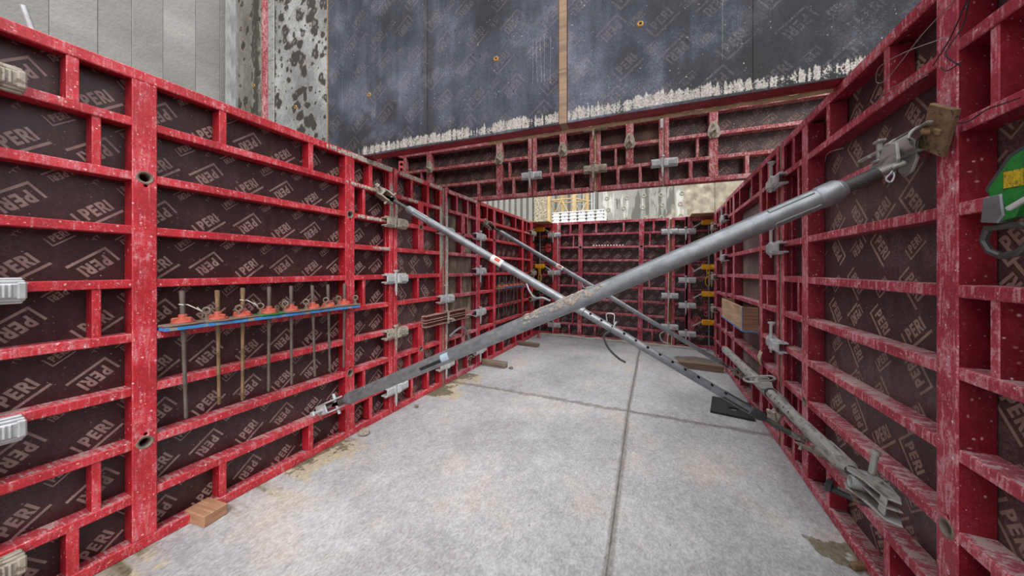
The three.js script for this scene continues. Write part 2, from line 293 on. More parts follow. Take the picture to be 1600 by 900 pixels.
// ---------------------------------------------------------------- ground and slabs
structure('ground', move(uvw(new THREE.PlaneGeometry(90, 90).rotateX(-Math.PI / 2)), 0, -0.16, -10), mat(grainTex(300, [118, 112, 104], [150, 144, 136], { m: 4, cells: [6, 6] }), 0.95));
{
  const W = 2048, mx = 4.2, my = 8.4, x0 = -2.95, z0 = 0.4;          // v = 0 at the near end
  const n1 = fbm(W, W, 5, 10, 7, 310, 0.55), n2 = fbm(W, W, 18, 30, 5, 311, 0.6), n3 = fbm(W, W, 500, 700, 2, 312), n4 = fbm(W, W, 120, 200, 3, 313);
  const map = makeTex(W, W, mx, my, (d) => {
    for (let j = 0; j < W; j++) for (let i = 0; i < W; i++) {
      const k = j * W + i, x = x0 + i / W * mx, u = -z0 + j / W * my;
      let c = mix3([142, 142, 143], [188, 189, 191], Math.min(1, Math.max(0, n1[k] * 0.85 + 0.08 + (n2[k] - 0.5) * 0.4)));
      const fine = (n3[k] - 0.5) * 30 + (n4[k] - 0.5) * 15;
      const tan = sm(0.52, 0.8, n2[(k * 1 + 511 * W) % (W * W)] * 0.5 + n1[k] * 0.5); c = mix3(c, [188, 174, 154], tan * 0.4);
      c = mix3(c, [204, 204, 203], sm(0.62, 0.85, 1 - n2[k]) * 0.22);
      // grout run out from under the left panels: pale skin, then the wet edge
      const e = x - (XL + 0.1) - (n2[k] - 0.42) * 0.42 - (n4[k] - 0.5) * 0.08;
      const along = sm(0.46, 0.56, n1[(j * W + 77) % (W * W)] + 0.25 * (n2[(j * W + 901)] - 0.5));
      if (u < 4.6) { c = mix3(c, [176, 162, 132], 0.75 * (1 - sm(0.12, 0.15, e)) * along); c = mix3(c, [92, 86, 68], 0.85 * (1 - sm(0.0, 0.03, e)) * along); }
      const eR = XR - 0.02 - x - (n2[k] - 0.4) * 0.3; if (u < 2.7 && u > 2.25) c = mix3(c, [104, 98, 76], 0.8 * (1 - sm(0.05, 0.07, Math.hypot((eR - 0.02) * 1.0, (u - 2.42) * 0.45))));
      // wet patch in the far right corner
      const w = Math.hypot((x - 0.62) / 0.42, (u - 6.62) / 0.3) + (n2[k] - 0.5) * 0.5; c = mix3(c, [104, 96, 84], 0.8 * (1 - sm(0.9, 0.98, w)));
      // dirt swept into the joints
      const jx = Math.abs(x + 0.29 - 0.05 * (3.9 - u) / 2 * (u < 3.9 ? 1 : 0.2) - (n2[k] - 0.5) * 0.02), ju = Math.abs(u - 3.89 - (n2[k] - 0.5) * 0.05);
      c = mix3(c, [112, 106, 98], 0.55 * Math.max(1 - sm(0.012, 0.035, jx), 1 - sm(0.015, 0.07, ju + (n4[k] - 0.5) * 0.04)));
      for (let q = 0; q < 3; q++) d[4 * k + q] = Math.max(0, Math.min(255, c[q] + fine));
      d[4 * k + 3] = 255;
    }
    spatter(d, W, W, 2600, rngOf(314), [92, 88, 84], 0.6, 2.4, 0.6); spatter(d, W, W, 1500, rngOf(315), [224, 222, 218], 0.6, 2.2, 0.5); spatter(d, W, W, 260, rngOf(317), [196, 150, 104], 0.8, 2.4, 0.7);
    const r = rngOf(318);
    for (let q = 0; q < 420; q++) { let x = r() * W, y = r() * W; const a = r() * 6.3, l = 8 + r() ** 3 * 120, al = 0.12 + 0.4 * r() ** 3; for (let t = 0; t < l; t++) { const o = 4 * (Math.floor(y + W) % W * W + Math.floor(x + W) % W); for (let c = 0; c < 3; c++) d[o + c] += (226 - d[o + c]) * al; x += Math.cos(a + t * 0.003); y += Math.sin(a + t * 0.003) * 0.5; } }
  });
  const m = mat(map, 0.78, 0, { bumpMap: coarseBump, bumpScale: 0.006 });
  const floor = new THREE.Group(); floor.name = 'floor'; floor.userData.kind = 'structure'; scene.add(floor);
  const jx = (u) => -0.29 + 0.05 * (3.9 - u) / 2 * (u < 3.9 ? 1 : 0.2);
  const xs = [[-2.95, jx, 0, -0.005], [jx, 1.25, 0.005, 0]], us = [[-6, -1.2], [-1.19, 3.884], [3.896, 8]];
  const val = (f, u) => typeof f === 'function' ? f(Math.max(0, u)) : f;
  for (const [a, b, da, db] of xs) for (const [u0, u1] of us) {
    const g = new THREE.BoxGeometry(1, 0.15, 1, 4, 1, 12), p = g.attributes.position;
    for (let i = 0; i < p.count; i++) {
      const u = u0 + (u1 - u0) * (p.getZ(i) + 0.5), l = val(a, u) + da, r = val(b, u) + db, x = l + (r - l) * (p.getX(i) + 0.5);
      p.setXYZ(i, x, p.getY(i) > 0 ? floorY(x, -u) : -0.15, -u);
    }
    const idx = g.index.array; for (let i = 0; i < idx.length; i += 3) { const t = idx[i]; idx[i] = idx[i + 1]; idx[i + 1] = t; }
    g.computeVertexNormals();
    const q = g.toNonIndexed(), P = q.attributes.position, uv = new Float32Array(P.count * 2); q.computeVertexNormals();
    for (let i = 0; i < P.count; i++) { uv[2 * i] = P.getX(i) - x0; uv[2 * i + 1] = -P.getZ(i) + z0; }
    q.setAttribute('uv', new THREE.BufferAttribute(uv, 2));
    part('concrete_slab', q, m, floor);
  }
  const fill = mat(grainTex(316, [96, 92, 86], [142, 138, 130], { m: 0.5, cells: [8, 8] }), 0.95);   // old mortar deep in the joints
  for (let i = 0; i < 8; i++) { const u0 = i, u1 = i + 1, x = jx(u0 + 0.5); part('joint_filler', box(x - 0.03, x + 0.03, -0.14, floorY(x, -u1) - 0.005, -u1, -u0, 0), fill, floor); }
  for (let x = -2.9; x < 1.2; x += 0.82) part('joint_filler', box(x, x + 0.82, -0.14, floorY(x + 0.4, -3.89) - 0.004, -3.91, -3.87, 0), fill, floor);
}

// ---------------------------------------------------------------- formwork panels
// front of the frame at z = 0, plywood behind it at z = -0.10; x to the right, y up from the bottom edge
const W6 = 0.06, DEEP = 0.1;
function holedPost(w, y0, y1, holes) {
  const hs = [];
  for (const [hy, dy] of holes) if (hy > y0 && hy < y1) { hs.push({ x: 0, y: hy, r: 0.025 }); hs.push({ x: 0.004, y: hy + dy, r: 0.008 }); }
  const g = extrude([[-w / 2, y0], [w / 2, y0], [w / 2, y1], [-w / 2, y1]], hs, DEEP, 0.004);
  return uvw(g.translate(0, 0, -DEEP));
}
const sleeveGeo = uvw(lathe([[0.0235, -0.05], [0.0235, 0.001], [0.034, 0.002], [0.036, -0.001], [0.036, -0.004]], 20).rotateX(Math.PI / 2));
function formwork(name, label, group, { W, H = 2.7, red = 'A', ply = M.plyA, posts = [], studs = [], bars = [0.3, 0.6, 0.9, 1.2, 1.5, 1.8, 2.1, 2.4], sheets = [1], at: uvAt = [rnd() * 2, 0], category = 'formwork panel', dusty = 1.35, sleeve = M.rustGrey }) {
  const t = thing(name, label, category, group), [paint, dusted, clean] = RED[red], low = [clean, dusted, paint], high = [clean, clean, paint];  // third paint: dust-free, with the shade of the side faces in its colour
  for (const [x0, x1, s] of [[0, W6, 1], [W - W6, W, -1]]) {          // side rails: a wide front flange on a narrower web with a rib
    const inner = s > 0 ? [x0 + 0.002, x0 + 0.043] : [x1 - 0.043, x1 - 0.002], rib = s > 0 ? [x0 + 0.03, x0 + 0.052] : [x1 - 0.052, x1 - 0.03];
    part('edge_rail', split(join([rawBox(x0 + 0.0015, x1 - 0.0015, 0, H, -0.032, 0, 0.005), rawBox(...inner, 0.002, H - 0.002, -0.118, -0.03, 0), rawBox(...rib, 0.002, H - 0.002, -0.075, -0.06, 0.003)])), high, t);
  }
  for (const [y0, y1, s] of [[0, W6, 1], [H - W6, H, -1]]) {
    const inner = s > 0 ? [y0 + 0.002, y0 + 0.046] : [y1 - 0.046, y1 - 0.002];
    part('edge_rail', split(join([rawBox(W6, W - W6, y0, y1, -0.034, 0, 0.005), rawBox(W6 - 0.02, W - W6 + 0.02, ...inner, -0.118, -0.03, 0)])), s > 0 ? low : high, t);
  }
  for (const p of posts) {
    const [y0, y1] = p.y ?? [W6, H - W6], hs = [[2.1, -0.045], [0.6, 0.045]];
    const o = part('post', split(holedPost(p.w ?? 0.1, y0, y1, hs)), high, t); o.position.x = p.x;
    for (const [hy] of hs) if (hy > y0 && hy < y1) { const s = part('tie_sleeve', sleeveGeo, sleeve, o); s.position.set(0, hy, 0.001); }
  }
  for (const y of bars) {
    const stops = [[0.043, W6], ...posts.filter((p) => !p.y || (p.y[0] < y - 0.05 && p.y[1] > y + 0.05)).map((p) => [p.x - (p.w ?? 0.1) / 2, p.x + (p.w ?? 0.1) / 2]), [W - W6, W - 0.043]];
    for (let i = 0; i + 1 < stops.length; i++) {
      const a = i ? stops[i][1] : W6, b = stops[i + 1][0];
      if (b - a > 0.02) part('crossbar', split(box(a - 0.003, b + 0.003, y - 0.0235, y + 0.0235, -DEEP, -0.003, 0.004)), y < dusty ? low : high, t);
    }
  }
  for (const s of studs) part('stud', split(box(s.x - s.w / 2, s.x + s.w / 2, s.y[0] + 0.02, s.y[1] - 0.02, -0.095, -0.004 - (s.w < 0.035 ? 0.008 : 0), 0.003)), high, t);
  let at = 0.004;
  for (const f of sheets) { const w = f * (W - 0.008); part('plywood_sheet', box(at + 0.001, at + w - 0.001, 0.004, H - 0.004, -0.12, -DEEP - 0.0005, 0, ...uvAt), ply, t); at += w; }
  return t;
}
const b1 = [0, 0.3], bT = [2.4, 2.7], thinBays = [[2.1, 2.4], [1.2, 1.5], [0.3, 0.6]];
function wide(W, p1, p2) {
  const k = W / 2.4, studs = [];
  for (const x of [p1 * 0.55, p1 + (p2 - p1) * 0.27, p1 + (p2 - p1) * 0.72, W - (W - p2) * 0.55]) for (const y of [b1, bT]) studs.push({ x, y: [y[0] + (y[0] ? 0 : 0.04), y[1] - (y[0] ? 0.04 : 0)], w: 0.041 });
  for (const x of [p1 * 0.69, W - (W - p2) * 0.69]) for (const y of thinBays) studs.push({ x, y, w: 0.032 });
  return { W, posts: [{ x: p1 }, { x: p2 }], studs };
}
function narrow(W) {
  const k = W / 0.9, studs = [];
  for (const x of [0.3 * k, 0.6 * k]) for (const y of [[0.04, 0.3], [2.4, 2.66]]) studs.push({ x, y, w: 0.04 });
  studs.push({ x: 0.6 * k, y: [2.1, 2.4], w: 0.032 }, { x: 0.42 * k, y: [1.2, 1.5], w: 0.032 }, { x: 0.27 * k, y: [0.3, 0.6], w: 0.032 });
  return { W, posts: [{ x: 0.46 * k, y: [1.8, 2.4] }, { x: 0.46 * k, y: [0.3, 0.9] }], studs };
}
const strip = (name, label, place, at, w, h = 2.7, m = M.edgeWood) => { const s = part(numbered(name), box(0.004, w - 0.004, 0.01, h - 0.012, -0.12, -0.006, 0.003), m); tag(s, label, 'timber', 'timber filler strips'); place(s, ...at); return s; };

// left wall, from the camera on
const G1 = 'red formwork panels of the left wall', G2 = 'red formwork panels of the right wall', G3 = 'red formwork panels of the far wall', G4 = 'red formwork panels bridging the side walls';
onLeft(formwork('formwork_panel', 'red panel at the very left edge of the photo, before the couplers', G1, { ...wide(2.4, 0.54, 1.86), red: 'A' }), -2.1);
const L1 = onLeft(formwork('formwork_panel', 'wide bright red panel nearest the camera on the left, holding the blue tie rod shelf', G1, { ...wide(2.472, 0.556, 1.917), red: 'A', ply: M.plyA, at: [0.076, 0] }), 0.306);
onLeft(formwork('formwork_panel', 'narrow red panel on the left between the wide shelf panel and the pale timber strip', G1, { ...narrow(0.9), red: 'A', ply: M.plyB }), 2.786);
strip('timber_strip', 'pale timber strip upright between two narrow red panels of the left wall', onLeft, [3.688], 0.056);
onLeft(formwork('formwork_panel', 'narrow red panel with dirty tan plywood, just beyond the timber strip on the left', G1, { ...narrow(0.908), red: 'B', ply: M.plyC }), 3.746);
onLeft(formwork('formwork_panel', 'wide red panel at the far end of the left wall, holding a tie rod rack', G1, { ...wide(2.49, 0.585, 1.95), red: 'A', ply: M.plyA }), 4.662);
// right wall
onRight(formwork('formwork_panel', 'red panel at the right edge of the photo, next to the camera', G2, { ...wide(2.36, 0.53, 1.83), red: 'B', ply: M.plyB }), 1.235);
onRight(formwork('formwork_panel', 'wide dusty red panel nearest the camera on the right, holding the rusty plate', G2, { ...wide(2.36, 0.5, 1.8), red: 'B', ply: M.plyB, dusty: 1.7 }), 3.6);
strip('timber_strip', 'thin timber strip upright between the two wide panels of the right wall', onRight, [3.655], 0.05, 2.7);
onRight(formwork('formwork_panel', 'wide dusty red panel in the middle of the right wall, behind the plywood tray', G2, { ...wide(2.44, 0.565, 1.89), red: 'B', ply: M.plain, dusty: 1.7 }), 6.1, -0.012).rotation.z = 0.006;
onRight(formwork('formwork_panel', 'narrow dusty red panel at the far end of the right wall by the yellow arms', G2, { ...narrow(0.97), red: 'B', ply: M.plain, dusty: 1.7 }), 7.08, -0.035);
// far wall
const B1 = onBack(formwork('formwork_panel', 'wide red panel in the middle of the far wall', G3, { ...wide(2.4, 0.54, 1.861), red: 'B', ply: M.plyA }), -2.185, 0.0); B1.rotation.z = -0.013;
const bs = strip('timber_strip', 'brown timber strip upright in the far wall, right of the wide panel', onBack, [0.221, -0.033], 0.07, 2.68, mat(T.wood, 0.85, 0, { color: 0xb09478 })); bs.rotation.z = -0.013;
onBack(formwork('formwork_panel', 'narrowest red panel of the far wall, right of the brown timber strip', G3, { W: 0.3, red: 'B', ply: M.plyA, studs: [] }), 0.297, -0.036);
// panels standing across both side walls
{
  { const g = onLeft(formwork('formwork_panel', 'red panel in the gap between dark panels and bridging row, above the left wall', G4, { ...wide(2.25, 0.5, 1.6), red: 'B', ply: M.plyD }), 2.48, 2.702, -1.54), l = part('ladder_bracket', uvw(extrude([[-0.05, -0.2], [0.05, -0.2], [0.05, 0.2], [-0.05, 0.2]], [0, 1, 2, 3].map((k) => ({ x: 0, y: -0.14 + 0.093 * k, r: 0.026 })), 0.014, 0.002)), M.redA, g); l.position.set(2.1, 0.62, 0.01); l.rotation.y = -0.9; }
  const tilt = Math.atan(0.0519), at = (x) => [x, 2.702, -(4.655 + 0.0519 * (x + 2.653))];
  const put = (o, x) => { o.position.set(...at(x)); o.rotation.y = tilt; };
  put(formwork('formwork_panel', 'spattered red panel at the left end of the row bridging the side walls', G4, { ...wide(2.4, 0.54, 1.86), red: 'C', ply: M.plyD }), -4.14);
  put(formwork('formwork_panel', 'spattered red panel in the bridging row, left of its timber strip', G4, { ...narrow(0.91), red: 'C', ply: M.plyD }), -1.727);
  const s = part(numbered('timber_strip'), box(0, 0.03, 0.01, 2.7, -0.12, -0.003), M.wood); tag(s, 'thin timber strip upright in the panel row that bridges the side walls', 'timber', 'timber filler strips'); put(s, -0.812);
  put(formwork('formwork_panel', 'spattered red panel with brown plywood in the bridging row, right of its timber strip', G4, { ...narrow(0.87), red: 'C', ply: M.plyE }), -0.78);
  put(formwork('formwork_panel', 'spattered red panel at the right end of the row bridging the side walls', G4, { ...wide(2.4, 0.57, 1.9), red: 'C', ply: M.plyD }), 0.095);
}

// ---------------------------------------------------------------- the high dark panels across the pit, film side to the room
function printMask(W, H, mx, my, seed, hs = 0.07) {
  return canvasPixels(W, H, mx, my, (x) => {
    x.fillStyle = '#fff'; const t = 40 * Math.PI / 180;
    for (let j = -1; j < my / 0.26 + 1; j++) for (let i = -1; i < mx / 0.33 + 1; i++) {
      const f = (i + j) & 1, X = i * 0.33 + (j % 2 ? 0.1 : 0), Y = j * 0.26 + 0.1;
      print(x, X, Y, hs, f ? t + Math.PI : t); if ((i * 7 + j * 3) % 3) print(x, X + 0.17, Y + 0.06, 0.036, f ? t : t + Math.PI);
    }
  });
}
function darkTex(seed, seam, strokes) {
  const W = 1536, H = 1152, mx = 2.46, my = 1.85, p = printMask(W, H, mx, my, seed);
  const n1 = fbm(W, H, 4, 3, 6, seed), n2 = fbm(W, H, 60, 6, 4, seed + 1), n3 = fbm(W, H, 400, 300, 2, seed + 2), n4 = fbm(W, H, 170, 8, 3, seed + 3), n5 = fbm(W, H, 12, 9, 5, seed + 4);
  return makeTex(W, H, mx, my, (d) => {
    for (let j = 0; j < H; j++) for (let i = 0; i < W; i++) {
      const k = j * W + i, x = i / W * mx, y = j / H * my;
      let c = mix3([30, 33, 40], [106, 112, 127], Math.min(1, Math.max(0, 0.3 + (n1[k] - 0.5) * 0.8 + (n5[k] - 0.5) * 0.3 + (n2[k] - 0.5) * 0.22)));
      const s = Math.abs(x - seam); c = mix3(c, [36, 37, 42], 0.9 * Math.max(1 - sm(0.004, 0.009, s), (x > seam ? 0.75 : 0.5) * (1 - sm(0.0, x > seam ? 0.1 : 0.06, s - (n2[k] - 0.5) * 0.09 - (n5[k] - 0.5) * 0.08))));
      c = mix3(c, [34, 34, 38], 0.7 * (1 - sm(0.0, 0.45, Math.hypot((x - strokes.soot[0]) / 1.3, y - strokes.soot[1]) + (n5[k] - 0.5) * 0.7)));
      c = mix3(c, [116, 102, 104], p[4 * k + 3] / 255 * 0.36 * sm(0.1, 0.4, n1[k] * 0.6 + n3[k] * 0.4));
      c = mix3(c, [138, 140, 146], 0.16 * sm(0.66, 0.9, n5[k] * 0.85 + n3[k] * 0.15));
      const top = 0.1 + 0.05 * (n4[k] - 0.5) + 0.05 * (n5[k] - 0.5), start = strokes.from, lim = sm(start, start + 0.1, x + (n4[k] - 0.5) * 0.1);
      const res = sm(0.0, 0.012, top - y) * sm(0.008, 0.02, y - 0.012 * n5[k]) * lim * sm(0.32, 0.46, n4[k] * 0.6 + n5[k] * 0.4 + (n3[k] - 0.5) * 0.35 + 0.5 * sm(0.06, 0, Math.abs(y - 0.045)) * 0.2);
      c = mix3(c, mix3([132, 128, 121], [186, 182, 174], n4[k] * 0.6 + n3[k] * 0.4), res * 0.92);
      const g = 0.86 + 0.28 * n3[k]; for (let q = 0; q < 3; q++) d[4 * k + q] = Math.min(255, c[q] * g); d[4 * k + 3] = 255;
    }
    spatter(d, W, H, 900, rngOf(seed + 7), [206, 200, 188], 0.9, 3.6, 0.8); spatter(d, W, H, 500, rngOf(seed + 8), [20, 19, 20], 1, 6);
    const r = rngOf(seed + 9);
    for (const [x0, y0, l, n, col] of strokes.lines) for (let q = 0; q < n; q++) {           // brushed and scraped lines
      let x = (x0 + 0.035 * q + r() * 0.02) / mx * W, y = y0 / my * H; for (let t = 0; t < l / my * H; t++) { const w = 1 + Math.floor(r() * 2); for (let e = 0; e < w; e++) { const o = 4 * (Math.floor(y) * W + Math.floor(x) + e); if (r() < 0.75 && d[o] !== undefined) for (let c = 0; c < 3; c++) d[o + c] += (col[c] - d[o + c]) * 0.75; } y += 1; x += (r() - 0.5) * 0.7; }
    }
  });
}
const blotchTex = (seed, W, H, mx, my, { n, col = [44, 42, 38], base = [[128, 130, 131], [176, 178, 178]], side = 0, soot }) => makeTex(W, H, mx, my, (d) => {
  const p = printMask(W, H, mx, my, seed), n1 = fbm(W, H, 3, 5, 6, seed), n3 = fbm(W, H, 120, 200, 3, seed + 1), n5 = fbm(W, H, 20, 34, 4, seed + 2), r = rngOf(seed + 3), blots = [];
  for (let k = 0; k < n; k++) { const R = 0.006 + 0.06 * r() ** 2.8; blots.push([r() * mx, r() * my, R, 0.8 + 0.6 * r(), r() < 0.4]); }
  for (let j = 0; j < H; j++) for (let i = 0; i < W; i++) {
    const k = j * W + i, x = i / W * mx, y = j / H * my;
    let c = mix3(base[0], base[1], Math.min(1, Math.max(0, n1[k] + (n5[k] - 0.5) * 0.4))), b = 0, ring = 0;
    for (const [bx, by, R, s, hole] of blots) { const t = Math.hypot((x - bx) * s, y - by) / R + (n5[k] - 0.5) * 0.9; if (t < 1.5) { b = Math.max(b, 1 - sm(0.75, 1.15, t)); ring = Math.max(ring, (1 - sm(1.1, 1.5, t)) * 0.35); if (hole && t < 0.35) b *= 0.4; } }
    if (side) b = Math.max(b, 1 - sm(0.012, 0.022, x + (n5[k] - 0.5) * 0.06));
    if (soot) b = Math.max(b, 0.9 * (1 - sm(0.02, 0.09, Math.abs(x - soot) + (n5[k] - 0.5) * 0.09)));
    c = mix3(c, [140, 126, 104], ring); c = mix3(c, [112, 104, 100], p[4 * k + 3] / 255 * 0.28); c = mix3(c, col, b * 0.92);
    const g = 0.88 + 0.24 * n3[k]; for (let q = 0; q < 3; q++) d[4 * k + q] = Math.min(255, c[q] * g); d[4 * k + 3] = 255;
  }
  spatter(d, W, H, 160, r, [40, 38, 34], 0.7, 2.4);
});
{
  const tilt = Math.atan(0.042), G = 'high panels with their film side to the room';
  const face = (x) => new THREE.Vector3(x, 2.702, -(2.39 + 0.042 * (x + 2.653))), away = new THREE.Vector3(-Math.sin(tilt), 0, -Math.cos(tilt));
  const M1 = mat(darkTex(400, 1.24, { from: 0.42, soot: [0.5, 0.25], lines: [[2.24, 0.36, 0.36, 5, [176, 176, 178]], [0.2, 0.62, 1.0, 2, [18, 18, 20]], [0.1, 0.62, 0.3, 5, [22, 22, 24]], [0.5, 0.2, 0.5, 7, [38, 38, 42]], [0.7, 0.9, 0.12, 10, [30, 30, 34]]] }), 0.85);
  const M2 = mat(darkTex(420, 1.2, { from: -0.3, soot: [0.9, 0.05], lines: [[1.1, 0.3, 0.8, 3, [44, 44, 48]], [1.02, 0.25, 0.5, 1, [150, 148, 144]]] }), 0.85);
  const M0 = mat(blotchTex(440, 640, 1280, 0.83, 1.85, { n: 230, side: 1, base: [[112, 114, 115], [164, 166, 166]] }), 0.7);
  const M9 = mat(blotchTex(460, 384, 1280, 0.45, 1.85, { n: 60, base: [[86, 82, 74], [132, 130, 124]], soot: 0.34 }), 0.75);
  const high = (label, x0, x1, sheets, m, cones) => {
    const W = x1 - x0, t = formwork('high_panel', label, G, { W, red: 'B', ply: M.plyD, posts: W > 1 ? [{ x: 0.55 }, { x: W - 0.55 }] : [], studs: [], sheets: [], category: 'formwork panel' });
    t.position.copy(face(x1)).addScaledVector(away, 0.121); t.rotation.y = Math.PI + tilt;
    let at = 0.003;
    for (const f of sheets) {                                        // from the room's left to its right
      const w = f * (W - 0.006), g = box(W - at - w + 0.0012, W - at - 0.0012, 0.003, 2.697, -0.121, -0.1, 0.001), P = g.attributes.position, uv = g.attributes.uv;
      for (let i = 0; i < P.count; i++) uv.setXY(i, W - P.getX(i), P.getY(i));
      part('plywood_sheet', g, m, t); at += w;
    }
    for (const [x, y] of cones) { const c = part('tie_cone', coneGeo, coneMat, t, 'brown plastic tie cone'); c.position.set(W - x, y, -0.121); c.rotation.y = Math.PI; }
    return t;
  };
  const coneMat = mat(grainTex(470, [140, 98, 44], [186, 138, 66], { m: 0.06, cells: [6, 6] }), 0.6), coneGeo = uvw(lathe([[0.008, -0.015], [0.009, 0.006], [0.015, 0.008], [0.02, 0.004], [0.024, -0.002]], 18).rotateX(Math.PI / 2));
  high('tall dark blue-grey panel with sooty patch, up high left of the timber strip', -3.155, -0.69, [0.506, 0.494], M1, [[1.93, 0.635], [0.56, 0.6]]);
  high('tall dark blue-grey panel with one tie cone, right of the middle timber strip up high', -0.63, 1.82, [0.486, 0.514], M2, [[0.524, 0.62]]);
  high('tall pale panel with black blotches, up high left of the dark panels', -3.995, -3.168, [1], M0, [[0.35, 0.67]]);
  high('narrow stained panel up high beside the concrete wall, left of the red upright', -4.66, -4.2, [1], M9, [[0.3, 1.05]]);
  const up = (name, x0, x1, out, m, label, cat = 'timber') => { const s = part(numbered(name), box(0, x1 - x0, 0, 2.7, -0.12, out, 0.003), m); s.position.copy(face(x0)); s.rotation.y = tilt; tag(s, label, cat); };
  up('timber_strip', -0.69, -0.63, 0.006, M.edgeWood, 'brown timber strip upright between the two tall dark panels');
  up('timber_strip', -3.168, -3.155, 0.004, M.edgeWood, 'thin brown timber edge between the blotched panel and the dark panel up high');
  up('steel_upright', -4.2, -4.1, 0.012, M.redC, 'pale red steel upright beside the grey strip, left of the blotched panel', 'upright');
  up('steel_strip', -4.1, -3.995, 0.006, M.tubePale, 'light grey upright strip between the red upright and the blotched panel', 'strip');
  up('mortar_seam', -4.86, -4.66, 0.03, mat(grainTex(471, [118, 120, 120], [168, 170, 170], { m: 0.4, cells: [8, 3] }), 0.9), 'rough grey mortar column in the corner beside the high concrete wall', 'mortar');
  // squeezed-out mortar along the back edge of their bottom rail
  const r = rngOf(480), pts = []; for (let i = 0; i <= 60; i++) pts.push([i * 0.04, (r() - 0.5) * 0.012, (r() - 0.5) * 0.014]);
  const b = part(numbered('mortar_bead'), uvw(tube(pts, 0.016, 120, 6)), mat(grainTex(481, [150, 128, 98], [186, 164, 132], { m: 0.2, cells: [6, 6] }), 0.95)); tag(b, 'bead of sandy mortar under the back edge of the tall dark panels', 'mortar');
  b.position.copy(face(-1.35)).addScaledVector(away, 0.13); b.position.y -= 0.006; b.rotation.y = tilt;
}
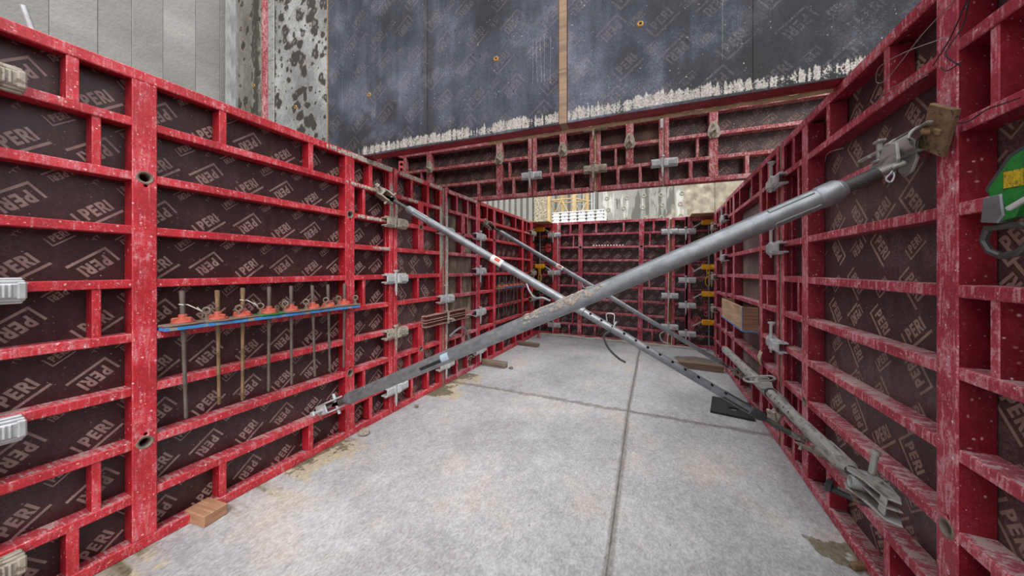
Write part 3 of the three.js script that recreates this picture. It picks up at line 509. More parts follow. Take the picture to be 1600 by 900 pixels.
// ---------------------------------------------------------------- the pit around
{
  const wl = new THREE.Group(); wl.name = 'wall_left'; wl.userData.kind = 'structure'; scene.add(wl);
  const ms = [0, 1, 2].map((k) => mat(grainTex(500 + k, [[138, 137, 132], [141, 140, 136], [135, 134, 130]][k], [[170, 169, 164], [174, 173, 168], [166, 165, 160]][k], { m: 2, cells: [2, 5], W: 512, specks: 120, speck: [110, 108, 104] }), 0.92, 0, { bumpMap: fineBump, bumpScale: 0.002 }));
  const us = [-9, -8, -7, -6, -5, -4, -3, -2.2, -1.5, -0.8, -0.2, 0.15, 0.45, 0.76, 1.02, 1.3, 1.53, 1.765, 2.046, 2.283, 2.42];
  for (let i = 0; i + 1 < us.length; i++) part('concrete_panel', box(-5.25, -5 - (i % 2) * 0.002 - (i % 3 ? 0 : 0.003), -0.1, 8, -us[i + 1] + 0.001, -us[i] - 0.001, 0.003), ms[(i * 2) % 3], wl);
  structure('wall_left_return', box(-5.25, -4.86, -0.1, 8, -2.9, -2.423, 0.01), ms[1]);

  const wf = new THREE.Group(); wf.name = 'wall_far'; wf.userData.kind = 'structure'; scene.add(wf);
  const pit = plainTex(520, 1024, 9, 9, (w, s) => {
    const n1 = fbm(w, w, 4, 4, 6, s), n2 = fbm(w, w, 30, 30, 4, s + 1), n3 = fbm(w, w, 40, 6, 4, s + 2), n4 = fbm(w, w, 5, 3, 5, s + 3, 0.65);
    return (i, x, y) => {
      let c = mix3([132, 131, 124], [182, 181, 173], Math.min(1, Math.max(0, n1[i] + (n2[i] - 0.5) * 0.4)));
      c = mix3(c, [92, 92, 84], 0.8 * sm(0.56, 0.62, n3[i] * 0.6 + n4[i] * 0.4)); c = mix3(c, [226, 224, 218], 0.6 * sm(0.7, 0.8, 1 - n3[i] * 0.8 - n4[i] * 0.2));
      const u = x / w * 9; c = mix3(c, mix3([120, 110, 92], [190, 180, 160], n2[i]), 0.85 * sm(0.0, 0.25, u - 4.3 + (n4[i] - 0.5) * 1.6) * sm(0.0, 0.25, 8.2 - u + (n4[i] - 0.5)));
      return c;
    };
  }, (d, w) => spatter(d, w, w, 300, rngOf(521), [96, 92, 84], 2, 6));
  const mp = mat(pit, 0.95), pitBox = (x0, x1) => { const g = box(x0, x1, -0.1, 13, -20.5, -20, 0.02), P = g.attributes.position, uv = g.attributes.uv; for (let i = 0; i < P.count; i++) uv.setXY(i, P.getX(i) + 3.2, P.getY(i) - 1); return g; };
  for (const [a, b] of [[-3.17, -0.4], [-0.39, 2.8], [2.81, 6.2], [6.21, 10], [10.01, 16]]) part('concrete_panel', pitBox(a, b), mp, wf);
  const coneM = new THREE.MeshStandardMaterial({ color: 0x9a958a, roughness: 0.95 }), cg = uvw(lathe([[0.001, -0.02], [0.05, -0.01], [0.06, 0.02], [0.1, 0.05], [0.13, 0.0]], 10).rotateX(Math.PI / 2));
  const r = rngOf(530);
  for (let y = 4.5; y < 8; y += 0.62) for (let x = -2.6; x < 1.6; x += 0.95) { const c = part('tie_hole', cg, coneM, wf); c.position.set(x + (r() - 0.5) * 0.2, y + (r() - 0.5) * 0.1, -20); }
  const ribM = mat(grainTex(531, [126, 126, 120], [164, 163, 156], { m: 3, cells: [3, 3] }), 0.85);
  part('sheet_pile_back', box(-14, -7.25, -0.1, 13, -20.5, -20.2, 0.02), ribM, wf); part('sheet_pile_back', box(-6.2, -3.18, -0.1, 13, -20.5, -20.2, 0.02), ribM, wf);
  const rib = box(-0.13, 0.13, -0.1, 13, -0.25, 0.02, 0.03);
  for (let x = -13.8; x < -7.3; x += 0.42) part('sheet_pile', rib, ribM, wf).position.set(x, 0, -20);
  for (let x = -6.0; x < -3.3; x += 0.42) part('sheet_pile', rib, ribM, wf).position.set(x, 0, -20);
  { // rough sprayed concrete between them
    const g = new THREE.PlaneGeometry(1.05, 13, 24, 240), p = g.attributes.position, q = rngOf(532); for (let i = 0; i < p.count; i++) p.setZ(i, q() * 0.1); g.computeVertexNormals();
    part('sprayed_concrete', move(uvw(g), -6.72, 6.4, -20.05), mat(grainTex(533, [150, 140, 118], [206, 198, 178], { m: 0.8, cells: [10, 10], c3: [120, 110, 90] }), 0.95), wf);
    part('sprayed_concrete', box(-7.25, -6.2, -0.1, 13, -20.5, -20.1, 0.02), ribM, wf);
  }
  structure('trim_1', box(-9, 4, -0.1, 3.04, -12.2, -10.3, 0.02), ms[2]);   // raised deck that carries the stack

  // tower crane mast
  const crane = thing('crane_mast', 'yellow lattice mast of a tower crane standing behind the far wall', 'crane'), cm = mat(grainTex(540, [180, 150, 96], [204, 178, 126], { m: 1, cells: [4, 4] }), 0.5);
  const A = [-4.05, -13], Bc = [-3.0, -13], C = [-2.63, -13.75], D = [-3.68, -13.75], cs = [A, Bc, C, D], bar = (a, b, r) => { const p = new THREE.Vector3(...a), q = new THREE.Vector3(...b), g = cyl(r, p.distanceTo(q), 6); g.applyQuaternion(new THREE.Quaternion().setFromUnitVectors(new THREE.Vector3(0, 1, 0), q.clone().sub(p).normalize())); return g.translate(...p.add(q).multiplyScalar(0.5).toArray()); };
  for (const c of cs) part('mast_leg', uvw(rawBox(c[0] - 0.055, c[0] + 0.055, 0, 9, c[1] - 0.055, c[1] + 0.055, 0.01)), cm, crane);
  for (let y = 0.35; y < 8.5; y += 1.02) for (let i = 0; i < 4; i++) {
    const p = cs[i], q = cs[(i + 1) % 4], m = [(p[0] + q[0]) / 2, (p[1] + q[1]) / 2];
    part('lattice_bar', uvw(bar([p[0], y, p[1]], [q[0], y, q[1]], 0.028)), cm, crane);
    if (i % 2 === 0) { part('lattice_bar', uvw(bar([p[0], y, p[1]], [m[0], y + 1.0, m[1]], 0.024)), cm, crane); part('lattice_bar', uvw(bar([q[0], y, q[1]], [m[0], y + 1.0, m[1]], 0.024)), cm, crane); }
    else part('lattice_bar', uvw(bar([p[0], y, p[1]], [q[0], y + 1.02, q[1]], 0.024)), cm, crane);
  }
  // scaffold tower behind the crane
  const sc = thing('scaffold_tower', 'thin grey steel scaffold tower behind the yellow crane mast', 'scaffold');
  for (const x of [-3.9, -3.35, -2.95]) for (const z of [-16.5, -17.3]) part('standard', uvw(move(cyl(0.03, 9, 8), x, 4.5, z)), M.zinc, sc);
  for (let y = 1; y < 9; y += 0.5) { part('ledger', uvw(bar([-3.9, y, -16.5], [-2.95, y, -16.5], 0.022)), M.zinc, sc); part('ledger', uvw(bar([-3.9, y, -17.3], [-2.95, y, -17.3], 0.022)), M.zinc, sc); if (Math.abs(y % 2) < 0.1) part('deck_board', box(-3.9, -2.95, y - 0.03, y + 0.02, -17.3, -16.5), M.zinc, sc); }
  // white slab panels in a stack
  const wm = new THREE.MeshStandardMaterial({ color: 0xe9e9e6, roughness: 0.5 }), ord = ['bottom', 'second', 'third', 'top'], colw = ['first', 'second', 'third', 'fourth', 'fifth', 'last'], blueM = new THREE.MeshStandardMaterial({ color: 0x2458a8, roughness: 0.6 });
  const proto = new THREE.Group(); part('panel_body', join([rawBox(0, 0.262, 0.0, 0.03, -0.6, 0, 0.004), rawBox(0.006, 0.256, 0.02, 0.095, -0.6, -0.018, 0.004), rawBox(0, 0.262, 0.07, 0.102, -0.6, 0, 0.004)]), wm, proto); for (const x of [0.012, 0.25]) part('end_clamp', uvw(rawBox(x - 0.014, x + 0.014, 0.03, 0.06, -0.02, 0.012, 0.004)), M.black, proto);
  for (let j = 0; j < 4; j++) for (let i = 0; i < 6; i++) {
    const c = proto.clone(); c.name = numbered('white_slab_panel'); c.position.set(-3.16 + i * 0.282, 3.045 + j * 0.105, -10.5 + (i % 2) * 0.01); scene.add(c);
    tag(c, `white panel in the ${ord[j]} layer of the white stack by the crane, ${colw[i]} from the left`, 'panel', 'stacked white panels');
    if ([3, 8, 13, 16, 21, 23, 4].includes(j * 6 + i)) part('blue_sticker', move(uvw(rawBox(0, 0.05, 0, 0.03, 0, 0.002, 0)), 0.08 + (i % 3) * 0.03, 0.03, -0.018), blueM, c);
  }
}
// ---------------------------------------------------------------- kerbs and mortar under the panels
const kerbM = mat(grainTex(600, [150, 146, 134], [206, 202, 190], { m: 0.8, cells: [5, 5], specks: 200, speck: [120, 112, 96] }), 0.95, 0, { bumpMap: coarseBump, bumpScale: 0.01 });
structure('trim_2', box(XL - 0.14, XL - 0.004, -0.05, 0.006, -7.6, 2, 0.004), mat(grainTex(601, [82, 76, 62], [120, 112, 94], { m: 0.6, cells: [5, 5] }), 0.95));
structure('trim_3', box(XR + 0.004, XR + 0.14, -0.1, -0.005, -3.6, 1, 0.004), kerbM);
{ const r = rngOf(602), pts = []; for (let i = 0; i <= 26; i++) { const x = XL + 0.06 + i * 0.135; pts.push([x, floorY(x, ZB) + 0.004 + r() * 0.014, ZB + 0.02 + r() * 0.03]); } structure('trim_4', uvw(tube(pts, 0.038, 90, 7).scale(1, 1, 1)), kerbM); }

// ---------------------------------------------------------------- stripping corners at both ends of the far wall
function corner(side, label) {
  const t = thing('stripping_corner', label, 'formwork corner', 'stripping corners of the far wall'), [paint] = RED[side > 0 ? 'A' : 'B'];
  const y0 = side > 0 ? 0.0 : -0.03;
  const B = (a0, a1, ya, yb, o0, o1, c) => rawBox(Math.min(side * a0, side * a1), Math.max(side * a0, side * a1), ya, yb, o0, o1, c), P = (n, g, m, l) => part(n, uvw(g), m, t, l);
  t.position.set(side > 0 ? XL : XR, y0, ZB);
  P('plywood_sheet', B(-0.12, 0.43, 0.02, 2.68, -0.121, -0.1, 0.001), M.plyA); P('plywood_sheet', B(-0.12, -0.1, 0.02, 2.68, -0.098, 0.45, 0.001), M.plyA);
  P('edge_rail', B(0.362, 0.462, 0, 2.7, -0.1, 0, 0.006), paint); P('edge_rail', B(-0.1, 0, 0, 2.7, 0.37, 0.45, 0.006), paint);
  P('bottom_rail', B(-0.1, 0.362, 0.0, 0.07, -0.1, -0.02), paint); P('bottom_rail', B(-0.1, -0.02, 0, 0.07, -0.02, 0.37), paint); P('top_rail', B(-0.1, 0.362, 2.6, 2.68, -0.1, -0.02), paint); P('top_rail', B(-0.1, -0.02, 2.6, 2.68, -0.02, 0.37), paint);
  P('cover_board', B(-0.12, 0.38, 2.683, 2.7, -0.12, 0.4, 0.002), M.wood);
  P('spindle_rod', cyl(0.022, 2.5, 12).translate(side * 0.03, 1.32, -0.045), M.tube);
  for (const y of [2.1, 1.74, 1.16, 0.54]) for (const e of [-0.032, 0.032]) { P('twin_bar', B(0, 0.365, y + e - 0.01, y + e + 0.01, -0.07, -0.05), paint); P('twin_bar', B(-0.07, -0.05, y + e - 0.01, y + e + 0.01, 0, 0.37), paint); }
  for (const y of [2.4, 1.45, 0.84, 0.25]) { P('crossbar', B(-0.02, 0.365, y - 0.02, y + 0.02, -0.07, -0.03), paint); P('crossbar', B(-0.07, -0.03, y - 0.02, y + 0.02, 0, 0.37), paint); }
  const skull = extrude([[-0.07, 0.08], [-0.05, 0.1], [0.05, 0.1], [0.07, 0.08], [0.07, -0.02], [0.04, -0.1], [-0.04, -0.1], [-0.07, -0.02]], [{ x: -0.035, y: 0.02, r: 0.024 }, { x: 0.035, y: 0.02, r: 0.024 }], 0.012, 0.002);
  for (const y of [2.1, 0.56]) { P('hole_plate', skull.clone().translate(side * 0.25, y, -0.045), paint); P('hole_plate', skull.clone().rotateY(side * Math.PI / 2).translate(side * -0.045, y, 0.25), paint); }
  const ladder = extrude([[-0.035, -0.16], [0.035, -0.16], [0.035, 0.16], [-0.035, 0.16]], [0, 1, 2, 3].map((k) => ({ x: 0, y: -0.12 + 0.08 * k, r: 0.02 })), 0.012, 0.002);
  P('ladder_bracket', ladder.clone().translate(side * 0.09, 0.82, -0.03), paint);
  for (const y of [2.56, 1.66, 1.12, 0.55]) {
    const s = P('yellow_arm', B(-0.05, 0.17, y - 0.055, y + 0.05, -0.02, 0.06, 0.012), M.yellow);
    const e = part('arm_end', uvw(lathe([[0.001, -0.05], [0.05, -0.05], [0.055, 0], [0.05, 0.05], [0.001, 0.05]], 12).rotateX(Math.PI / 2).translate(side * -0.05, y, 0.015)), M.yellow, s);
    const a = new THREE.Vector3(side * 0.16, y, 0.015), b = new THREE.Vector3(side * 0.315, y - 0.1, -0.01), g = cyl(0.018, a.distanceTo(b), 10); g.applyQuaternion(new THREE.Quaternion().setFromUnitVectors(new THREE.Vector3(0, 1, 0), b.clone().sub(a).normalize())); P('diagonal_rod', g.translate(...a.add(b).multiplyScalar(0.5).toArray()), M.tubePale);
    P('gusset', extrude(side > 0 ? [[0.36, y + 0.06], [0.36, y - 0.26], [0.27, y - 0.1]] : [[-0.36, y + 0.06], [-0.27, y - 0.1], [-0.36, y - 0.26]], [], 0.014, 0.001).translate(0, 0, -0.03), paint);
  }
  const link = (x, y, z, w, h) => tube([[x - w, y - h, z], [x - w, y + h, z], [x, y + h + w, z], [x + w, y + h, z], [x + w, y - h, z], [x, y - h - w, z]], 0.008, 30, 6, true);
  P('lifting_chain', mergeGeometries([link(side * 0.06, 1.58, 0.07, 0.02, 0.025), link(side * 0.06, 1.5, 0.075, 0.02, 0.025), link(side * 0.07, 1.37, 0.08, 0.032, 0.06)]), M.yellow, 'yellow lifting chain with an oval ring');
  return t;
}
corner(1, 'stripping corner with yellow arms at the left end of the far wall');
corner(-1, 'stripping corner with yellow arms at the right end of the far wall');
{ const t = thing('warning_cone', 'tiny orange cone on the floor in the far left corner', 'cone'); part('cone_body', uvw(lathe([[0.05, 0], [0.05, 0.015], [0.03, 0.016], [0.008, 0.14], [0.001, 0.142]], 14)), M.orange, t); t.position.set(-2.5, floorY(-2.5, -7.2), -7.2); }

// ---------------------------------------------------------------- couplers that clamp two panel frames together
// x along the joint's panels, z out of the wall, origin at the joint on the frame front
function makeCoupler(m, low = 0) {
  const g = new THREE.Group();
  const ring = extrude([[-0.028, -0.04], [0.04, -0.04], [0.052, -0.026], [0.052, 0.026], [0.04, 0.04], [-0.028, 0.04]], [[[-0.02, -0.027], [-0.02, 0.027], [0.032, 0.027], [0.038, 0.02], [0.038, -0.02], [0.032, -0.027]]], 0.125, 0.002).rotateY(-Math.PI / 2).scale(-1, 1, 1);
  // left jaw: an open sleeve; right jaw: ribbed casting; between them the housing of the wedge
  const shell = (x0, x1, hollow) => {
    const list = [rawBox(x0, x1, 0.028, 0.042, -0.02, 0.05, 0.004), rawBox(x0, x1, -0.042, -0.028, -0.02, 0.05, 0.004), rawBox(x0 + (hollow ? 0.008 : 0), x1, -0.03, 0.03, 0.042, 0.058, 0.006)];
    for (const s of [-1, 1]) list.push(rawBox(x0 + 0.004, x1 - 0.004, s * 0.046 - 0.006, s * 0.046 + 0.006, 0.016, 0.04, 0.004));
    return list;
  };
  const ribs = []; for (let k = 0; k < 5; k++) ribs.push(rawBox(0.052 + k * 0.014, 0.06 + k * 0.014, -0.026, 0.026, 0.055, 0.065, 0.003));
  const hook = (x0, x1) => rawBox(x0, x1, -0.03, 0.03, -0.075, 0.045, 0.006);
  part('jaw', join([...shell(-0.15, -0.035, true), rawBox(-0.05, -0.036, -0.03, 0.03, -0.03, 0.045, 0.003)]), m, g);
  part('jaw', join([...shell(0.03, 0.15, false), ...ribs, rawBox(0.128, 0.152, -0.034, 0.034, 0.04, 0.062, 0.005)]), m, g);
  part('housing', join([rawBox(-0.04, 0.045, -0.05, 0.05, 0.012, 0.03, 0.004), rawBox(-0.008, 0.045, -0.046, 0.046, 0.03, 0.07, 0.008), rawBox(-0.04, -0.03, -0.048, 0.048, 0.02, 0.064, 0.004)]), m, g);
  const w = part('wedge', join([rawBox(-0.032, -0.008, -0.13 + low, 0.07 + low, 0.042, 0.06, 0.004), rawBox(-0.027, -0.013, -0.165 + low, -0.13 + low, 0.044, 0.058, 0.004)]), m, g);
  part('wedge_head', join([cyl(0.026, 0.014, 14).translate(-0.019, 0.077 + low, 0.046), cyl(0.016, 0.014, 10).translate(-0.019, 0.065 + low, 0.046)]), m, w);
  return g;
}
const couplers = { clean: makeCoupler(M.zinc), dirty: makeCoupler(M.zincDirty), raised: makeCoupler(M.zincDirty, 0.13), up: makeCoupler(M.zinc, 0.09) };
const ranks = { 1: ['only'], 2: ['upper', 'lower'], 3: ['top', 'middle', 'bottom'], 4: ['topmost', 'second', 'third', 'lowest'] };
function coupler(kind, label, place, ...at) { const c = couplers[kind].clone(); c.scale.set(1.08, 1.12, 1.1); c.name = numbered('panel_coupler'); scene.add(c); tag(c, label, 'coupler', 'steel couplers between panels'); place(c, ...at); return c; }
function column(kinds, ys, where, place, at) { ys.forEach((y, i) => coupler(kinds[i], `${kinds[i] === 'clean' || kinds[i] === 'up' ? 'shiny' : 'cement-stained'} steel coupler, ${ranks[ys.length][i]} in the column ${where}`, place, at, y, 0)); }
column(['dirty', 'clean', 'clean', 'dirty'], [2.425, 1.485, 0.87, 0.26], 'at the left edge of the photo', onLeft, 0.306);
column(['raised', 'clean', 'dirty', 'clean'], [2.09, 1.48, 0.88, 0.275], 'beyond the wide shelf panel of the left wall', onLeft, 2.784);
column(['up', 'up', 'clean'], [2.1, 1.18, 0.285], 'over the timber strip of the left wall', onLeft, 3.72);
column(['clean', 'clean', 'clean', 'clean'], [2.11, 1.55, 0.885, 0.27], 'left of the second rod rack', onLeft, 4.66);
column(['dirty', 'dirty', 'dirty'], [2.42, 1.5, 0.9], 'at the far end of the left wall', onLeft, 7.16);
column(['up', 'up', 'up'], [2.36, 1.77, 0.91], 'over the timber strip of the right wall', (o, u, y) => onRight(o, u, y, 0.0), 3.64);
column(['up', 'up'], [2.38, 1.76], 'just beyond the plywood tray wall panel, right wall', onRight, 6.1);
column(['dirty', 'dirty', 'dirty'], [2.36, 1.44, 0.84], 'at the far end of the right wall', onRight, 7.1);
column(['clean', 'clean', 'clean', 'clean'], [2.37, 1.76, 1.03, 0.38], 'over the brown timber strip of the far wall', onBack, 0.255);
column(['clean', 'clean', 'clean', 'clean'], [2.36, 1.36, 0.84, 0.26], 'beside the right corner of the far wall', onBack, 0.575);
column(['clean', 'clean', 'clean'], [2.4, 1.5, 0.25], 'beside the left corner of the far wall', onBack, -2.24);
{
  const tilt = Math.atan(0.0519), place = (o, x, y) => { o.position.set(x, y, -(4.655 + 0.0519 * (x + 2.653)) + 0.002); o.rotation.y = tilt; };
  for (const [k, l, x, y] of [['clean', 'shiny steel coupler on the bridging panels, leftmost of that row', -1.735, 3.0], ['dirty', 'cement-stained steel coupler low over the bridging row\'s timber strip', -0.797, 3.0], ['clean', 'shiny steel coupler on the bridging panels, rightmost of that row', 0.092, 2.985], ['dirty', 'cement-stained steel coupler tucked right under the tall dark panels', -0.797, 3.6]]) coupler(k, l, place, x, y);
  const c = part(numbered('coupler_wedge'), join([rawBox(-0.015, 0.015, 0, 0.26, 0, 0.03, 0.004), rawBox(-0.024, 0.024, 0.25, 0.27, -0.004, 0.034, 0.004)]), M.zinc); tag(c, 'single grey wedge hanging on the bridging row just under the dark panel', 'wedge'); place(c, 0.062, 3.45); c.position.z += 0.01;
}
// wing nuts with their plates on the bridging row
{
  const tilt = Math.atan(0.0519), g = new THREE.Group();
  part('plate', uvw(extrude([[-0.05, -0.07], [0.05, -0.07], [0.075, -0.02], [0.06, 0.06], [0.025, 0.14], [-0.025, 0.14], [-0.06, 0.06], [-0.075, -0.02]], [], 0.014, 0.004)), M.zincDirty, g);
  const n = part('wing_nut', join([lathe([[0.001, 0.06], [0.022, 0.06], [0.026, 0.02], [0.045, 0.012], [0.05, 0]], 14).rotateX(Math.PI / 2), rawBox(-0.075, 0.075, -0.012, 0.012, 0.012, 0.04, 0.006).rotateZ(1.2)]), M.zincDirty, g); n.position.z = 0.014;
  part('tie_end', uvw(cylZ(0.011, 0.07, 10).translate(0, 0, 0.08)), M.rustGrey, g);
  part('eye', uvw(new THREE.TorusGeometry(0.018, 0.007, 8, 14).rotateY(1.2).translate(0, 0.1, 0.03)), M.zincDirty, g);
  [[-3.58, 'grey wing nut plate at the left end of the bridging panel row'], [-2.28, 'grey wing nut plate on the bridging row, second from the left'], [-1.26, 'grey wing nut plate on the bridging row, left of its timber strip'], [-0.335, 'grey wing nut plate on the bridging row, right of its timber strip'], [0.665, 'grey wing nut plate at the right end of the bridging panel row']].forEach(([x, l], i) => { const c = g.clone(); c.name = numbered('wing_nut_plate'); scene.add(c); tag(c, l, 'wing nut', 'wing nut plates on the bridging panels'); c.position.set(x, 3.31, -(4.655 + 0.0519 * (x + 2.653)) + 0.004); c.rotation.set(0, tilt, [0.1, -0.1, 0.12, 0, 0.05][i]); });
}

// ---------------------------------------------------------------- long adjustable props
const V3 = (p) => new THREE.Vector3(...p);
function along(o, a, b, roll = 0) { o.position.copy(V3(a)); const x = V3(b).sub(V3(a)).normalize(), y = new THREE.Vector3(0, 1, 0).addScaledVector(x, -x.y).normalize(), z = x.clone().cross(y); o.quaternion.setFromRotationMatrix(new THREE.Matrix4().makeBasis(x, y, z)).multiply(new THREE.Quaternion().setFromAxisAngle(new THREE.Vector3(1, 0, 0), roll)); return V3(a).distanceTo(V3(b)); }
function pipe(x0, x1, r, wall = 0.004, seg = 28) { return lathe([[r - wall, x0], [r, x0], [r, x1], [r - wall, x1], [r - wall, x0]], seg).rotateZ(-Math.PI / 2); }
function thread(x0, x1, r) { const pts = []; for (let x = x0; x < x1; x += 0.005) { pts.push([r - 0.0025, x], [r, x + 0.0017], [r, x + 0.0033]); } return lathe([[0.001, x0], ...pts, [0.001, x1]], 16).rotateZ(-Math.PI / 2); }
const flat = (x0, x1, r, w) => join([rawBox(x0 + 0.05, x1, -0.011, 0.011, -w, w, 0.008), lathe([[r, x0], [r * 0.9, x0 + 0.04], [0.012, x0 + 0.1]], 14).rotateZ(-Math.PI / 2)]);
// a clamp that bites on a bar: two cheek plates, a bolt through them, a hook and a tightening wedge
function clampHead(parent, x, dir, m, { size = 1, turn = 0 } = {}) {
  const h = new THREE.Group(); h.name = 'clamp_head'; parent.add(h); h.position.x = x; h.rotation.set(turn, 0, 0); h.scale.set(dir * size, size, size);
  const cheek = extrude([[-0.06, -0.03], [-0.01, -0.05], [0.07, -0.045], [0.15, -0.015], [0.15, 0.02], [0.07, 0.04], [0.0, 0.05], [-0.055, 0.028]], [{ x: -0.03, y: 0, r: 0.009 }], 0.009, 0.002);
  for (const s of [-1, 1]) part('cheek', uvw(cheek.clone().translate(0, 0, s * 0.03 - 0.0045)), m, h);
  part('web', join([rawBox(0.135, 0.15, -0.018, 0.022, -0.03, 0.03, 0.003), rawBox(0.02, 0.12, 0.03, 0.042, -0.03, 0.03, 0.004)]), m, h);
  part('bolt', uvw(cylZ(0.0095, 0.13, 12).translate(-0.03, 0, 0)), m, h);
  part('wedge_pin', join([rawBox(0.05, 0.068, -0.09, 0.1, -0.008, 0.008, 0.003), rawBox(0.042, 0.076, 0.095, 0.108, -0.014, 0.014, 0.003)]), m, h);
  return h;
}
function prop(label, a, b, { r = 0.05, inner = 0, split = 1, holes = 0, holesFrom = 0, m = M.tube, mi = M.tube, ends = [0.25, 0.25], end0 = true, end1 = true, roll = 0, handle = true }) {
  const t = thing('adjustable_prop', label, 'prop', 'long adjustable steel props'), L = along(t, a, b, roll), x0 = ends[0], x1 = L - ends[1], xm = inner ? x0 + (x1 - x0) * split : x1;
  const drill = (g, from, to, rr, n, step) => { const c = []; for (let k = 0; k < n; k++) { const x = from + step * k; if (x < to) c.push(cyl(0.0115, rr * 2 + 0.02, 10).rotateX(0.85).translate(x, 0, 0)); } return c.length ? cut(g, [mergeGeometries(c)]) : g; };
  part('outer_tube', uvw(pipe(x0, xm, r)), m, t);
  if (inner) { part('inner_tube', uvw(holes ? drill(pipe(xm - 0.02, x1, inner), xm + holesFrom, x1 - 0.05, inner, holes, 0.1) : pipe(xm - 0.02, x1, inner)), mi, t); part('collar', uvw(pipe(xm - 0.012, xm + 0.004, r + 0.003, r - inner + 0.004)), m, t); }
  // crimped ends with slots, threaded spindles and flattened eyes
  const crimp = (x, dir, rr, mm) => part('tube_end', join([lathe([[rr + 0.001, 0], [rr + 0.004, 0.01], [rr + 0.004, 0.07], [rr * 0.72, 0.1], [rr * 0.66, 0.1]], 24).rotateZ(-dir * Math.PI / 2).translate(x - dir * 0.08, 0, 0), ...[0, 1, 2, 3].map((k) => rawBox(x - dir * 0.18 - 0.09, x - dir * 0.18 + 0.09, rr - 0.004, rr + 0.004, -0.009, 0.009, 0.004).rotateX(k * Math.PI / 2 + 0.5))]), mm, t);
  const ri = inner || r;
  crimp(x0, -1, r, m); crimp(x1, 1, ri, holes > 8 ? M.dark : mi);
  if (ends[0] > 0.1) { part('spindle', uvw(thread(0.09, x0 + 0.03, r * 0.56)), M.spindle, t); part('spindle_eye', flat(0, 0.1, 0.022, 0.024).scale(-1, 1, 1).translate(0.1, 0, 0), M.tubePale, t); }
  if (ends[1] > 0.1) { part('spindle', uvw(thread(x1 - 0.03, L - 0.09, ri * 0.6)), M.spindle, t); part('spindle_eye', flat(0, 0.1, 0.022, 0.024).translate(L - 0.1, 0, 0), M.tubePale, t); }
  t.userData.L = L; t.userData.xm = xm; return t;
}
const fixNormals = (o) => o.traverse((c) => { if (c.isMesh && c.geometry.attributes.position && c.name === 'spindle_eye') c.geometry = uvw((() => { const g = c.geometry.clone(); g.computeVertexNormals(); return g; })()); });
// the stout one that rises from the left wall's foot to the right wall's head
const PA = prop('stoutest prop, rising from low on the left wall to high on the right wall', [-2.54, 0.415, -1.96], [0.93, 2.02, -1.88], { r: 0.047, ends: [0.2, 0.22], m: M.tube, roll: 0.3 });
clampHead(PA, 0.0, -1, M.zinc, { turn: 1.3, size: 1.35 });
{ // its upper clamp grips the bar beside the post: pivot plate, half sleeve and T-bolts (x towards the camera, z into the room)
  const w = new THREE.Group(); w.name = 'clamp_head'; onRight(w, 1.915, 2.03, 0.075);
  part('pivot_plate', uvw(extrude([[-0.05, -0.03], [-0.02, -0.06], [0.03, -0.05], [0.06, 0.0], [0.05, 0.07], [-0.02, 0.09], [-0.06, 0.05]], [{ x: 0, y: -0.015, r: 0.01 }], 0.012, 0.003).translate(0, 0, 0.02)), M.tubePale, w);
  part('pivot_plate', uvw(extrude([[-0.05, -0.03], [-0.02, -0.06], [0.03, -0.05], [0.06, 0.0], [0.05, 0.07], [-0.02, 0.09], [-0.06, 0.05]], [], 0.012, 0.003).translate(0, 0, -0.035)), M.tubePale, w);
  part('half_sleeve', uvw(new THREE.CylinderGeometry(0.045, 0.045, 0.13, 20, 1, true, -0.3, 3.6).rotateZ(-Math.PI / 2).rotateX(-0.3).translate(0.045, 0.062, -0.02)), mat(T.tubePale, 0.55, 0.3, { side: THREE.DoubleSide }), w);
  part('sleeve_rim', join([new THREE.TorusGeometry(0.045, 0.006, 8, 24, 3.6).rotateZ(-0.5).rotateY(Math.PI / 2).translate(0.11, 0.062, -0.02), new THREE.TorusGeometry(0.045, 0.006, 8, 24, 3.6).rotateZ(-0.5).rotateY(Math.PI / 2).translate(-0.02, 0.062, -0.02)]), M.tubePale, w);
  part('long_bolt', uvw(cylX(0.009, 0.26, 10).translate(-0.13, 0.085, 0.005)), M.tubePale, w); part('top_bar', uvw(rawBox(-0.12, 0.16, 0.098, 0.11, -0.02, 0.0, 0.004)), M.tubePale, w);
  part('t_handle', join([rawBox(-0.125, -0.105, 0.05, 0.125, -0.004, 0.014, 0.004), rawBox(-0.14, -0.09, 0.122, 0.136, -0.01, 0.02, 0.005), rawBox(-0.15, -0.1, 0.036, 0.05, -0.01, 0.02, 0.005)]), M.tubePale, w);
  part('lower_prong', join([cylX(0.012, 0.11, 10).translate(-0.12, 0.03, 0.0), cylX(0.008, 0.08, 8).translate(-0.2, 0.078, 0.02), rawBox(-0.21, -0.05, 0.006, 0.02, -0.012, 0.012, 0.004)]), M.tubePale, w);
  PA.updateMatrixWorld(true); PA.attach(w);
}
